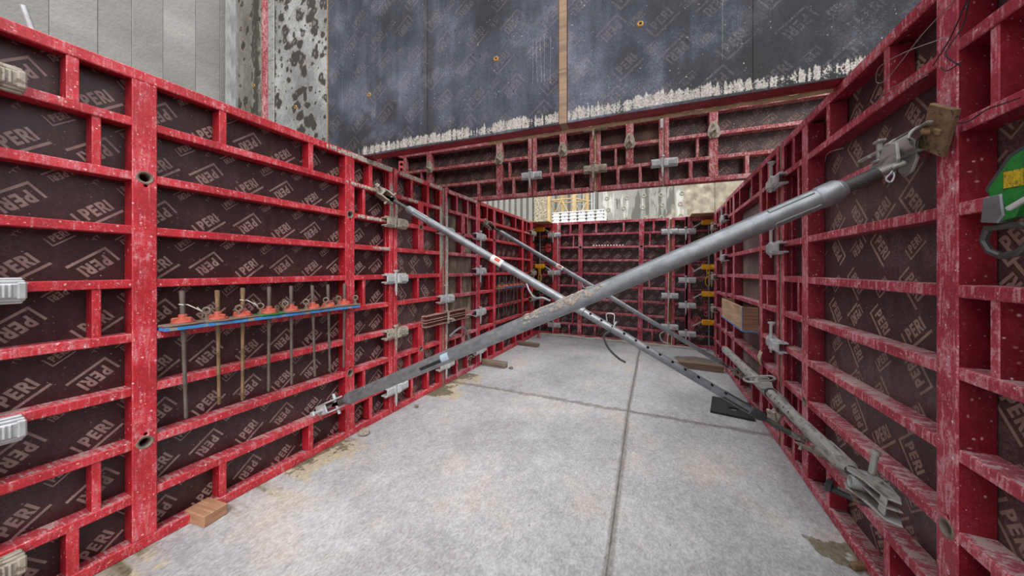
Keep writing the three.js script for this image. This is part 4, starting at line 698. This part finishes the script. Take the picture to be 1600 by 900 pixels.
{ const L = PA.userData.L, r = rngOf(700), list = [];                                      // mortar stuck on the middle of the tube
  for (let k = 0; k < 150; k++) { const u = r(), x = L * (0.50 + 0.16 * (u + r()) / 2), a = 1.2 + (r() - 0.5) * 1.9, s = 0.004 + 0.011 * r() ** 2; list.push(new THREE.IcosahedronGeometry(s, 0).scale(1.8, 0.5, 1.1).rotateX(-a + Math.PI / 2).translate(x, Math.sin(a) * 0.047, Math.cos(a) * 0.047)); }
  tag(part('dried_mortar', join(list), mat(grainTex(701, [112, 106, 98], [170, 162, 150], { m: 0.1, cells: [6, 6] }), 0.95), PA), null, null, null, 'stuff');
  part('slot_shade', uvw(extrude([[-0.1, -0.012], [0.1, -0.012], [0.1, 0.012], [-0.1, 0.012]], [], 0.003, 0.001).rotateY(0).translate(1.18, 0.005, 0.0465)), M.black, PA, 'black strip painted as the shade inside a tube slot');  // flat black strip, the darkness of a recessed slot painted on
  part('paper_label', uvw(new THREE.CylinderGeometry(0.0478, 0.0478, 0.07, 16, 1, true, 0, 1.1).rotateZ(-Math.PI / 2).rotateX(-0.9).translate(1.32, 0, 0)), new THREE.MeshStandardMaterial({ color: 0x9db2c4, roughness: 0.5, side: THREE.DoubleSide }), PA, 'torn pale blue label');
}
const PB = prop('prop slanting down from the left wall top, with a perforated lower tube', [-2.58, 2.34, -2.62], [0.93, 0.4, -2.86], { r: 0.036, inner: 0.031, split: 0.585, holes: 12, holesFrom: 0.06, ends: [0.3, 0.28], mi: M.tube });
clampHead(PB, 0.0, -1, M.zincDirty, { turn: 1.0, size: 1.3 }); clampHead(PB, PB.userData.L + 0.02, 1, M.zincDirty, { turn: 1.2 });
const PC = prop('thinnest, farthest prop slanting down from the left wall to the right wall foot', [-2.58, 2.32, -4.92], [0.94, 0.27, -5.0], { r: 0.033, inner: 0.029, split: 0.62, ends: [0.24, 0.2] });
clampHead(PC, 0.0, -1, M.zincDirty, { turn: 1.0, size: 1.2 }); clampHead(PC, PC.userData.L + 0.02, 1, M.zincDirty, { turn: 1.2 });
// stickers with faded print on two of them
for (const [p, x] of [[PB, 1.42], [PC, 1.4]]) { const rr = p === PB ? 0.0365 : 0.0335, s = part('paper_sticker', uvw(new THREE.CylinderGeometry(rr + 0.0006, rr + 0.0006, 0.12, 24, 1, true, 0, 2.4).rotateZ(-Math.PI / 2).rotateX(-1.5).translate(x, 0, 0)), new THREE.MeshStandardMaterial({ color: 0xd9d7d2, roughness: 0.6, side: THREE.DoubleSide }), p, 'white paper sticker with a red and yellow block'); part('printed_block', uvw(new THREE.CylinderGeometry(rr + 0.0014, rr + 0.0014, 0.055, 16, 1, true, 0.5, 0.9).rotateZ(-Math.PI / 2).rotateX(-1.5).translate(x + 0.005, 0, 0)), new THREE.MeshStandardMaterial({ color: 0xb0442c, roughness: 0.6, side: THREE.DoubleSide }), s); }
// locking pins and pull handles hanging from the perforated prop
const bent = (pts, r, m, name, label, cat) => { const g = part(numbered(name), uvw(tube(pts, r, 40, 8)), m); return tag(g, label, cat); };
{
  const at = (p, x, dy = 0, dz = 0) => p.localToWorld(new THREE.Vector3(x, dy, dz)); PB.updateMatrixWorld(true); PC.updateMatrixWorld(true);
  const xm = PB.userData.xm, q = at(PB, xm + 0.245, -0.03, 0), w = (x, y, z) => [q.x + x, q.y + y, q.z + z];
  const h = part('pull_handle', uvw(tube([[0, 0.0, 0.03], [-0.045, -0.035, 0.045], [-0.02, -0.12, 0.05], [0.07, -0.21, 0.05], [0.12, -0.235, 0.05]], 0.0085, 40, 8)), M.dark, PB, 'dark bent pull handle hanging from the prop'); h.position.set(xm + 0.26, -0.02, 0); h.rotation.z = 0.5;
  part('locking_pin', join([tube([[xm + 0.2, 0.035, 0.0], [xm + 0.17, 0.085, 0.005], [xm + 0.22, 0.11, 0.01], [xm + 0.25, 0.06, 0.01], [xm + 0.27, 0.03, 0.01]], 0.0045, 30, 6), cyl(0.007, 0.1, 10).translate(xm + 0.265, 0.02, 0.01)]), M.zinc, PB, 'bright spring clip and locking pin');
  const h2 = part('pull_handle', uvw(tube([[-0.16, 0.01, 0.03], [-0.1, -0.03, 0.045], [-0.03, -0.055, 0.05], [0.03, -0.02, 0.05], [0.1, -0.01, 0.045]], 0.009, 36, 8)), M.tube, PB, 'grey bent pull handle on the upper tube'); h2.position.set(xm - 0.38, -0.045, 0);
  const xc = PC.userData.xm, h3 = part('pull_handle', uvw(tube([[0, 0, 0.02], [-0.04, -0.05, 0.03], [0.0, -0.13, 0.04], [0.1, -0.15, 0.04]], 0.009, 30, 8)), M.tubePale, PC, 'light grey bent pull handle under the prop'); h3.position.set(xc + 0.62, -0.03, 0); h3.rotation.z = 0.35;
  const h4 = part('pull_handle', uvw(tube([[-0.06, 0, 0.02], [0, -0.05, 0.03], [0.05, -0.01, 0.04], [0.09, 0.01, 0.03]], 0.008, 30, 8)), M.zinc, PC, 'light bent handle where the prop passes behind the stoutest prop'); h4.position.set(1.88, -0.03, 0);
}
// props lying along the right wall
const PD = prop('pale dusty prop lying along the right wall, its open clamp nearest the camera', [0.91, 0.425, -5.55], [0.872, 0.6, -2.0], { r: 0.046, inner: 0.038, split: 0.60, holes: 6, holesFrom: 0.12, ends: [0.0, 0.16], m: M.tubePale, mi: M.tubePale, roll: 0.2 });
{ // its head: two folded cheeks with a lock pin and an open jaw
  const L = PD.userData.L, h = new THREE.Group(); h.name = 'clamp_head'; PD.add(h); h.position.set(L - 0.02, 0, 0); h.rotation.x = -0.35;
  const cheek = extrude([[-0.05, -0.05], [0.0, -0.065], [0.07, -0.04], [0.19, -0.022], [0.2, 0.02], [0.14, 0.045], [0.05, 0.06], [-0.03, 0.055], [-0.055, 0.02]], [{ x: -0.01, y: -0.005, r: 0.012 }], 0.008, 0.002).rotateX(-Math.PI / 2);
  const m = M.tubePale;
  part('cheek', uvw(cheek.clone().translate(0, 0.034, 0)), m, h); part('cheek', uvw(cheek.clone().scale(1.08, 1, 1).translate(0.01, -0.042, 0)), m, h);
  part('web', join([rawBox(0.16, 0.2, -0.03, 0.036, 0.018, 0.026, 0.003), rawBox(0.03, 0.2, 0.0, 0.008, -0.03, 0.03, 0.003)]), m, h);
  part('lock_pin', join([cyl(0.013, 0.17, 14).translate(-0.03, 0.06, -0.03), cyl(0.017, 0.02, 14).translate(-0.03, 0.145, -0.03), cyl(0.016, 0.016, 6).translate(0.04, 0.046, -0.02)]), m, h);
  part('spindle_mouth', uvw(lathe([[0.014, -0.03], [0.026, -0.03], [0.028, 0.03], [0.02, 0.03], [0.014, -0.02]], 18).rotateX(Math.PI / 2).translate(0.02, 0.0, 0.03)), M.tubePale, h);
  part('wing_bolt', join([cyl(0.01, 0.06, 8).translate(0.0, -0.06, 0.02), rawBox(-0.03, 0.03, -0.085, -0.07, 0.01, 0.03, 0.005)]), M.rustGrey, h);
  // bracket and hooks half way
  const xm = PD.userData.xm;
  part('bracket', join([tube([[xm - 0.16, 0.05, -0.11], [xm - 0.26, 0.05, -0.1], [xm - 0.26, 0.05, 0.1], [xm - 0.14, 0.05, 0.12], [xm - 0.1, 0.045, 0.06], [xm - 0.12, 0.045, -0.06], [xm - 0.16, 0.05, -0.11]], 0.011, 40, 7)]), M.tubePale, PD, 'grey hexagonal bracket around the tube');
  part('bracket_leg', uvw(rawBox(xm - 0.22, xm - 0.19, -0.16, 0.05, -0.075, -0.06, 0.004)), M.tubePale, PD);
  part('hook_plate', join([rawBox(xm - 0.02, xm + 0.09, 0.036, 0.044, -0.03, 0.05, 0.003), rawBox(xm - 0.02, xm - 0.012, 0.04, 0.11, -0.03, 0.05, 0.003), rawBox(xm + 0.08, xm + 0.09, 0.04, 0.09, -0.03, 0.05, 0.003)]), M.tubePale, PD);
  for (const x of [xm - 0.03, xm + 0.1]) part('band', uvw(pipe(x - 0.008, x + 0.008, 0.045, 0.006)), M.dark, PD);
}
prop('dull prop lying behind the pale one along the right wall', [0.962, 0.4, -5.35], [0.957, 0.5, -3.2], { r: 0.031, ends: [0, 0.12], m: M.zincDirty });
{ // loose clamps and brackets below them
  const t = thing('loose_clamp', 'dirty loose clamp hanging under the pale prop on the right wall', 'clamp'); t.position.set(0.9, 0.42, -3.3); t.rotation.set(0.2, 0.9, 0.4);
  part('clamp_body', join([rawBox(-0.09, 0.09, -0.012, 0.012, -0.04, 0.04, 0.006), rawBox(-0.09, -0.07, -0.012, 0.1, -0.03, 0.03, 0.004), rawBox(0.06, 0.09, -0.06, 0.012, -0.03, 0.03, 0.004)]), M.zincDirty, t); part('clamp_bolt', join([cyl(0.01, 0.16, 8), cyl(0.02, 0.02, 6).translate(0, 0.07, 0)]), M.rustGrey, t);
  const t2 = thing('loose_clamp', 'dark loose clamp on the lower bar behind the pale clamp head', 'clamp'); t2.position.set(0.975, 0.33, -2.4); t2.rotation.set(0, -0.5, -0.1);
  part('clamp_body', join([rawBox(-0.1, 0.1, -0.01, 0.012, -0.025, 0.025, 0.006), rawBox(-0.1, -0.07, -0.012, 0.03, -0.04, 0.04, 0.004)]), M.dark, t2); part('clamp_bolt', uvw(cylX(0.01, 0.2, 8).translate(0.05, 0.02, 0)), M.rustGrey, t2);
}
PA.traverse((o) => { delete o.userData.L; delete o.userData.xm; });

// ---------------------------------------------------------------- tie rods in their shelves
const rodKit = new THREE.Group();
{
  const pts = [[0.001, -0.56], [0.006, -0.56]]; for (let y = -0.555; y < -0.42; y += 0.012) pts.push([0.0105, y], [0.0085, y + 0.006]); pts.push([0.0095, -0.41], [0.0105, -0.1], [0.013, -0.09], [0.0135, 0.02], [0.012, 0.03], [0.012, 0.15], [0.0135, 0.155], [0.0135, 0.205], [0.001, 0.207]);
  part('tie_rod', uvw(lathe(pts, 12)), M.rodSteel, rodKit);
  const pl = part('plate', uvw(extrude([[-0.12, -0.035], [-0.09, -0.055], [0.0, -0.06], [0.12, -0.045], [0.15, 0], [0.12, 0.045], [0, 0.06], [-0.09, 0.055], [-0.12, 0.035]], [], 0.012, 0.003).rotateX(-Math.PI / 2).rotateY(Math.PI / 2).translate(0, 0.002, -0.02)), M.rustGrey, rodKit);
  part('flange', uvw(lathe([[0.013, 0.028], [0.03, 0.02], [0.05, 0.012], [0.056, 0.006], [0.054, 0.0]], 22).translate(0, 0.014, 0)), M.orange, pl);
  const n = part('wing_nut', join([lathe([[0.013, 0.045], [0.019, 0.045], [0.021, 0.036], [0.022, 0.02], [0.032, 0.008]], 14).translate(0, 0.02, 0), ...[0, 1, 2].map((k) => rawBox(0.015, 0.052, 0.022, 0.048, -0.011, 0.011, 0.006).rotateY(k * 2.09 + 0.4))]), M.orange, rodKit);
  part('eye_bolt', join([new THREE.TorusGeometry(0.02, 0.006, 8, 16).rotateY(0.7).translate(0, 0.07, -0.115), cyl(0.009, 0.04, 8).translate(0, 0.035, -0.115), cyl(0.018, 0.014, 8).translate(0, 0.02, -0.115)]), M.rustGrey, rodKit);
}
{
  const shelf = thing('shelf_board', 'blue-edged plywood shelf carrying eight tie rods on the left wall', 'shelf'); onLeft(shelf, 0.92, 1.222, 0);
  const body = part('board', box(0.002, 1.345, 0, 0.02, -0.09, 0.075, 0.002), M.wood, shelf); part('painted_edge', box(0.001, 1.346, 0.0, 0.019, 0.0755, 0.079, 0.0005), M.blue, shelf); part('painted_edge', box(-0.001, 0.0015, 0.0, 0.019, -0.09, 0.075, 0.0003), M.blue, shelf);
  const look = ['nearest the camera, white wire round its neck', 'second from the camera, brown and rusty', 'third from the camera, white wire on its top', 'fourth from the camera, with a green plate rim', 'fifth from the camera, fourth from the far end', 'sixth from the camera, third from the far end', 'seventh from the camera, last but one', 'at the far end by the post'];
  const us = [1.015, 1.185, 1.328, 1.495, 1.654, 1.832, 1.978, 2.137];
  us.forEach((u, i) => {
    const c = rodKit.clone(); c.name = numbered('tie_rod_kit'); scene.add(c); tag(c, `tie rod on the blue shelf, ${look[i]}`, 'tie rod', 'tie rods on the blue shelf');
    const r = rngOf(800 + i); c.position.set(XL + 0.028 + (r() - 0.5) * 0.01, 1.243, -u); c.rotation.set((r() - 0.5) * 0.05, (r() - 0.5) * 0.3, (r() - 0.5) * 0.05); c.scale.y = 0.98 + 0.04 * r();
    if (i === 3) c.children.find((o) => o.name === 'plate').material = M.green;
    if (i === 1 || i === 2) c.children.find((o) => o.name === 'tie_rod').material = M.rust;
    if (i === 0 || i === 2) part('wire_wrap', uvw(tube([[0.014, 0.12, 0], [0, 0.125, 0.016], [-0.016, 0.12, 0], [0, 0.12, -0.018], [0.03, 0.115, -0.02], [0.045, 0.09, -0.05], [0.03, 0.07, -0.08], [0.02, 0.1, -0.06]].map((p) => [p[0], p[1], p[2]]), 0.003, 40, 5)), new THREE.MeshStandardMaterial({ color: 0xcfcac2, roughness: 0.7 }), c, 'pale tie wire');
  });
  const shelf2 = thing('shelf_board', 'blue-edged shelf carrying the far rack of tie rods on the left wall', 'shelf'); onLeft(shelf2, 5.3, 1.222, 0);
  part('board', box(0.002, 1.28, 0, 0.02, -0.09, 0.06, 0.002), M.wood, shelf2); part('painted_edge', box(0.25, 1.279, 0, 0.019, 0.0605, 0.064, 0.0005), M.blue, shelf2);
  const nm = ['first from the left', 'second from the left', 'third from the left', 'fourth from the left', 'third from the right', 'second from the right', 'last on the right'];
  [5.39, 5.58, 5.7, 5.9, 6.07, 6.24, 6.45].forEach((u, i) => { const c = rodKit.clone(); c.name = numbered('tie_rod_kit'); scene.add(c); tag(c, `tie rod in the far rack of the left wall, ${nm[i]}`, 'tie rod', 'tie rods in the far rack'); const r = rngOf(830 + i); c.position.set(XL + 0.02, 1.243, -u); c.rotation.set((r() - 0.5) * 0.08, (r() - 0.5) * 0.4, (r() - 0.5) * 0.08); if (i === 1 || i === 3) c.children[0].material = M.dark; });
}
// ---------------------------------------------------------------- a short waler clamped over the two narrow panels
{
  const t = thing('waler', 'short rusty red double steel waler clamped across the narrow panels on the left', 'waler'); onLeft(t, 3.24, 0.932, 0.004);
  const ch = (y, s) => join([rawBox(0, 1.02, y - 0.034, y + 0.034, 0.004, 0.012, 0.002), rawBox(0, 1.02, y + s * 0.026 - 0.004, y + s * 0.026 + 0.004, 0.004, 0.075, 0.002), rawBox(0, 1.02, y - s * 0.026 - 0.004, y - s * 0.026 + 0.004, 0.004, 0.075, 0.002)]);
  const wm = mat(paintTex(840, [150, 84, 78], { dust: 0.8, spots: 300, dustC: [160, 138, 128], W: 512 }), 0.75);
  part('channel', ch(0.04, 1), wm, t); part('channel', ch(-0.04, -1), wm, t);
  for (const x of [0.47, 0.92]) { const c = part('hook_clamp', join([rawBox(x - 0.02, x + 0.02, -0.085, 0.085, 0.07, 0.085, 0.004), rawBox(x - 0.02, x + 0.02, 0.075, 0.085, 0.0, 0.08, 0.004), rawBox(x - 0.02, x + 0.02, -0.085, -0.075, 0.0, 0.08, 0.004)]), x > 0.6 ? wm : M.zincDirty, t); part('bolt', join([cylZ(0.011, 0.12, 10).translate(x, -0.02, 0.11), rawBox(x - 0.04, x + 0.04, -0.03, -0.01, 0.1, 0.115, 0.004)]), M.zincDirty, c); }
}
{ // a bent lever bar hung on the tan panel
  const t = thing('lever_bar', 'bent steel lever bar hanging over the tan plywood panel on the left', 'lever'); onLeft(t, 3.75, 0.6, 0.06);
  part('bar', uvw(tube([[0.0, 0.06, 0], [0.2, 0.13, 0.01], [0.36, 0.13, 0.015], [0.45, 0.02, 0.02], [0.52, -0.16, 0.02], [0.56, -0.28, 0.015]], 0.017, 50, 10)), M.tube, t);
  part('dark_tip', uvw(tube([[0.535, -0.2, 0.02], [0.56, -0.28, 0.015], [0.59, -0.33, 0.01]], 0.022, 16, 10)), M.black, t);
  part('tie_wire', uvw(tube([[0.42, -0.36, 0.03], [0.52, -0.32, 0.04], [0.62, -0.37, 0.03], [0.68, -0.26, 0.03], [0.6, -0.33, 0.02], [0.5, -0.38, 0.03], [0.42, -0.3, 0.03]], 0.005, 40, 5)), M.wire, t);
}
// ---------------------------------------------------------------- plywood tray on the right wall
{
  const t = thing('plywood_tray', 'open plywood tray hung on the right wall, blue paint on its edges', 'tray'), x1 = XR - 0.006, x0 = 0.856, z0 = -5.5, z1 = -4.27, y0 = 0.92, y1 = 1.17;
  part('side_panel', box(x0, x0 + 0.018, y0, y1, z0, z1 - 0.019, 0.002), M.wood, t); part('end_panel', box(x0, x1, y0, y1, z1 - 0.018, z1, 0.002), mat(woodTex(850, [104, 76, 56], [150, 116, 90]), 0.8), t); part('end_panel', box(x0 + 0.019, x1, y0, y1, z0, z0 + 0.018, 0.002), M.wood, t);
  part('bottom_panel', box(x0 + 0.002, x1, y0 - 0.016, y0 - 0.001, z0, z1 - 0.001, 0.002), M.wood, t);
  part('painted_edge', box(x0 - 0.003, x0, y0 - 0.01, y1 - 0.002, z1 - 0.016, z1 + 0.001, 0.001), M.blue, t); part('painted_edge', box(x0 - 0.004, x0 + 0.001, y0 - 0.018, y0 - 0.004, z0, z1, 0.001), M.blue, t); part('painted_edge', box(x0, x1, y0 - 0.018, y0 - 0.006, z1 - 0.001, z1 + 0.002, 0.001), M.blue, t);
}
// ---------------------------------------------------------------- on the floor
{
  const p = part(numbered('base_plate'), (() => { const g = extrude([[-0.2, -0.25], [0.2, -0.25], [0.2, 0.25], [-0.2, 0.25]], [{ x: 0.02, y: -0.05, r: 0.05 }], 0.028, 0.004).rotateX(-Math.PI / 2); return uvw(g); })(), M.black); tag(p, 'black square plate with a round hole lying on the floor by the right wall', 'plate'); p.position.set(0.79, floorY(0.79, -4.45) + 0.001, -4.45); p.rotation.y = -0.17;
  const block = (label, x0, x1, z0, z1, h, m, turn = 0) => { const s = part(numbered('wood_block'), box(-(x1 - x0) / 2, (x1 - x0) / 2, 0, h, -(z1 - z0) / 2, (z1 - z0) / 2, 0.005), m); tag(s, label, 'wood', 'timber blocks on the floor'); s.position.set((x0 + x1) / 2, floorY((x0 + x1) / 2, (z0 + z1) / 2) + 0.001, (z0 + z1) / 2); s.rotation.y = turn; return s; };
  block('reddish wood block under the wide shelf panel on the left', -2.72, -2.53, -1.19, -1.06, 0.07, M.brickWood, 0.1);
  block('grey timber block at the left wall, nearer of the two beyond the floor joint', -2.64, -2.2, -4.84, -4.74, 0.09, M.oldWood, -0.1);
  block('grey timber block at the left wall, farther of the two beyond the floor joint', -2.64, -2.2, -6.42, -6.3, 0.07, M.oldWood, -0.06);
  block('long brown timber beam on the floor in the far right corner', 0.33, 0.97, -6.15, -6.02, 0.1, M.darkBrown, -0.06);
  block('small brown wood block at the foot of the far wall', -0.44, -0.26, -7.52, -7.4, 0.08, M.brickWood);
  block('splinter of wood under the right wall near the camera', 0.93, 1.1, -2.36, -2.33, 0.03, M.rust, 0.5);
  const stone = (label, x, z, s, m) => { const r = rngOf(Math.round(x * 900 + z * 77)), g = new THREE.IcosahedronGeometry(s, 1), P = g.attributes.position, seen = {}; for (let i = 0; i < P.count; i++) { const k = [P.getX(i), P.getY(i), P.getZ(i)].map((v) => v.toFixed(4)).join(); const f = seen[k] ??= 0.75 + 0.45 * r(); P.setXYZ(i, P.getX(i) * f * 1.2, Math.max(-s * 0.4, P.getY(i) * f * 0.7), P.getZ(i) * f); } g.computeVertexNormals(); const o = part(numbered('mortar_lump'), uvw(g), m); tag(o, label, 'stone'); o.position.set(x, floorY(x, z) + s * 0.38, z); };
  stone('pale mortar lump on the wet floor at the foot of the left wall', -2.56, -2.3, 0.05, M.zincDirty);
  stone('small dark crumb of mortar by the left wall, beyond the pale lump', -2.52, -3.0, 0.025, M.rustGrey); stone('crumb of mortar beside the nearer grey timber block', -2.12, -4.78, 0.035, M.rustGrey);
}
// ---------------------------------------------------------------- at the right edge: rusty plate, hook, wires, pipe stub
{
  const t = thing('rusty_plate', 'rusty square anchor plate tied to the post at upper right', 'plate'); t.position.set(XR - 0.03, 2.105, -1.77); t.rotation.set(0, -Math.PI / 2, 0); t.rotateX(0.12); t.rotateZ(-0.6);
  part('plate', uvw(extrude([[-0.065, -0.085], [0.065, -0.085], [0.065, 0.085], [-0.065, 0.085]], [], 0.016, 0.003)), M.rust, t);
  part('socket', join([lathe([[0.007, 0.026], [0.014, 0.026], [0.016, 0.0]], 12).rotateX(Math.PI / 2).rotateY(-0.5).translate(-0.02, -0.005, 0.014), rawBox(-0.028, 0.03, -0.012, 0.01, 0.012, 0.024, 0.004)]), M.rust, t);
  const wires = (label, r0, m, lines, r = r0 * 0.62) => { const o = part(numbered('tie_wire'), uvw(mergeGeometries(lines.map((l) => tube(l, r, 40, 5)))), m); tag(o, label, 'wire'); };
  wires('black wire wrapped round the bar between clamp and rusty plate', 0.0035, M.blackWire, [[[0.99, 2.14, -1.83], [0.955, 2.1, -1.835], [0.96, 2.05, -1.845], [0.985, 2.03, -1.84], [0.96, 2.12, -1.83]], [[0.97, 2.12, -1.86], [0.95, 2.08, -1.85], [0.965, 2.0, -1.83], [0.96, 2.03, -1.82]], [[0.97, 2.11, -1.72], [0.99, 2.095, -1.69], [0.985, 2.1, -1.6], [0.99, 2.09, -1.5]]]);
  wires('black wire knot hanging on the top bar at upper right', 0.0035, M.blackWire, [[[0.99, 2.62, -1.6], [0.97, 2.52, -1.63], [0.99, 2.44, -1.7], [0.96, 2.36, -1.72], [0.985, 2.3, -1.7]], [[0.97, 2.58, -1.55], [0.96, 2.5, -1.62], [0.98, 2.42, -1.74], [0.97, 2.36, -1.8]], [[0.98, 2.34, -1.78], [0.965, 2.3, -1.72], [0.97, 2.3, -1.66]]]);
  wires('pale loops of tie wire sticking out below the top rail at upper right', 0.0028, M.wire, [[[0.98, 2.44, -1.76], [0.92, 2.46, -1.86], [0.9, 2.47, -1.98], [0.93, 2.44, -2.06], [0.93, 2.42, -2.0], [0.95, 2.5, -1.8], [0.98, 2.56, -1.6]], [[0.99, 2.37, -1.86], [0.95, 2.38, -2.0], [0.98, 2.39, -2.2]], [[0.99, 2.355, -1.86], [0.96, 2.36, -2.0], [0.985, 2.37, -2.24]], [[0.99, 2.28, -2.5], [0.96, 2.29, -2.6], [0.985, 2.27, -2.72]]]);
  const h = thing('lifting_hook', 'green steel lifting hook with yellow label at the right edge', 'hook'); h.position.set(0.93, 1.785, -1.455); h.scale.setScalar(0.84); h.rotation.y = -Math.PI / 2 + 0.2;
  part('body', uvw(extrude([[-0.005, -0.03], [-0.015, 0.045], [0.05, 0.135], [0.13, 0.17], [0.2, 0.16], [0.2, 0.03], [0.09, 0.0], [0.06, -0.07], [0.01, -0.08]], [], 0.034, 0.004)), M.green, h);
  part('worn_edge', uvw(extrude([[-0.012, 0.02], [-0.02, 0.045], [0.045, 0.14], [0.13, 0.178], [0.13, 0.168], [0.053, 0.128], [-0.008, 0.04]], [], 0.036, 0.002).translate(0, 0, -0.001)), M.dark, h);
  part('cheek', uvw(extrude([[-0.03, -0.075], [-0.022, 0.01], [0.03, 0.015], [0.038, -0.06], [0.02, -0.085]], [{ x: 0.015, y: 0.0, r: 0.005 }], 0.046, 0.004).translate(0, -0.0, -0.006)), M.tube, h);
  part('label_plate', uvw(rawBox(0.035, 0.085, 0.03, 0.085, 0.034, 0.0365, 0)), mat(grainTex(870, [150, 128, 10], [206, 176, 24], { m: 0.05, cells: [8, 8], c3: [70, 64, 30] }), 0.7), h, 'yellow label');
  part('ring', uvw(extrude([[-0.035, -0.088], [0.07, -0.085], [0.1, -0.11], [0.095, -0.16], [0.06, -0.2], [0.01, -0.208], [-0.03, -0.185], [-0.05, -0.14]], [[[-0.02, -0.108], [-0.032, -0.14], [-0.016, -0.172], [0.012, -0.188], [0.052, -0.18], [0.078, -0.152], [0.08, -0.118], [0.058, -0.104]]], 0.024, 0.006).translate(0, 0, 0.006)), M.spindle, h);
  part('lever', uvw(rawBox(0.06, 0.2, -0.05, -0.02, 0.02, 0.05, 0.006).rotateZ(0.35)), M.green, h);
  part('spring_bar', uvw(cylX(0.009, 0.14, 8).rotateZ(0.5).translate(0.13, -0.01, 0.055)), M.zinc, h);
  const pipeStub = part(numbered('pipe_stub'), uvw(pipe(0, 0.26, 0.011, 0.002).rotateZ(Math.PI / 2).rotateX(0.25).translate(0, 2.6, 0)), M.zinc); tag(pipeStub, 'thin light grey pipe poking up behind the left wall\'s top rail', 'pipe'); pipeStub.position.set(XL - 0.14, 0, -0.56);
  const clip = part(numbered('spring_clip'), uvw(mergeGeometries([tube([[0, 0, 0], [0.012, -0.03, 0.01], [0.0, -0.06, 0.012], [-0.014, -0.045, 0.012], [0.002, -0.02, 0.012], [0.02, 0.02, 0]], 0.0035, 30, 6)])), M.zinc); tag(clip, 'bright spring clip dangling from the prop clamp at upper right', 'clip'); clip.position.set(0.885, 2.0, -1.88);
}
{ // curled rags of paper caught between the panels on the right
  const g = new THREE.PlaneGeometry(0.09, 0.16, 8, 10), p = g.attributes.position; for (let i = 0; i < p.count; i++) p.setZ(i, 0.02 * Math.sin(p.getX(i) * 40) + 0.015 * Math.cos(p.getY(i) * 30)); g.computeVertexNormals();
  const m = mat(grainTex(880, [150, 136, 112], [188, 176, 152], { m: 0.1, cells: [4, 4] }), 0.9, 0, { side: THREE.DoubleSide });
  for (const [l, x, y, z, k] of [['scrap of brownish paper caught on the right wall post below the tray', XR - 0.02, 0.66, -4.15, 0.9], ['dry leaf-like scrap stuck on the right wall beyond the tray', XR - 0.03, 0.62, -5.9, 0.7]]) { const s = part(numbered('paper_scrap'), uvw(g.clone().scale(k, k, 1)), m); tag(s, l, 'scrap'); s.position.set(x, y, z); s.rotation.y = -Math.PI / 2 + 0.5; }
}
// ---------------------------------------------------------------- cement caked on rails
{
  const m = mat(grainTex(890, [150, 144, 134], [198, 192, 182], { m: 0.15, cells: [6, 6], c3: [120, 112, 102] }), 0.95);
  const crust = (parent, seed, runs) => {                            // runs: [x0, x1, y, half height, how many]
    const r = rngOf(seed), list = [];
    for (const [x0, x1, y, h, n] of runs) for (let k = 0; k < n; k++) {
      const t = r(), x = x0 + (x1 - x0) * Math.sqrt(t), a = 0.006 + 0.016 * r() ** 2, b = h * (0.25 + 0.75 * r()), g = new THREE.IcosahedronGeometry(1, 0).rotateZ(r() * 3);
      list.push(g.scale(a, b, 0.0025 + 0.003 * r()).translate(x, y + (r() - 0.5) * 2 * Math.max(0, h - b), 0.0005));
    }
    const o = part('cement_crust', join(list), m, parent); o.userData.kind = 'stuff';
  };
  const all = scene.children.filter((o) => o.name.startsWith('formwork_panel'));
  crust(all[1], 901, [[1.6, 2.45, 2.67, 0.03, 170], [1.85, 2.42, 2.4, 0.022, 60], [1.9, 2.42, 2.1, 0.022, 60], [2.2, 2.42, 1.8, 0.02, 24], [2.42, 2.46, 2.3, 0.25, 30]]);
  crust(all[2], 902, [[0.02, 0.5, 2.67, 0.03, 80], [0.06, 0.4, 2.4, 0.022, 40], [0.6, 0.88, 2.67, 0.03, 40], [0.65, 0.85, 2.4, 0.022, 20], [0.85, 0.89, 2.0, 0.5, 30]]);
  crust(all[3], 903, [[0.02, 0.88, 2.67, 0.03, 50], [0.02, 0.06, 1.5, 1.1, 30]]);
  crust(all[4], 904, [[1.7, 2.4, 2.67, 0.028, 60], [2.0, 2.4, 2.4, 0.02, 30]]);
}
{ // little white spacers lined up on a bar of the far wall
  const g = uvw(lathe([[0.001, 0], [0.016, 0], [0.02, 0.012], [0.012, 0.03], [0.001, 0.034]], 10)), m = new THREE.MeshStandardMaterial({ color: 0xe4e2dc, roughness: 0.6 });
  for (let i = 0; i < 11; i++) { const o = part(numbered('white_spacer'), g, m), x = -1.32 + i * 0.064; tag(o, `tiny white plastic spacer on a bar of the far wall, ${['first', 'second', 'third', 'fourth', 'fifth', 'sixth', 'seventh', 'eighth', 'ninth', 'tenth', 'last'][i]} from the left`, 'spacer', 'white spacers on the far wall bar'); o.position.set(x, 2.1235 - 0.013 * (x + 2.185), ZB - 0.03); }
}
renderer.render(scene, camera);
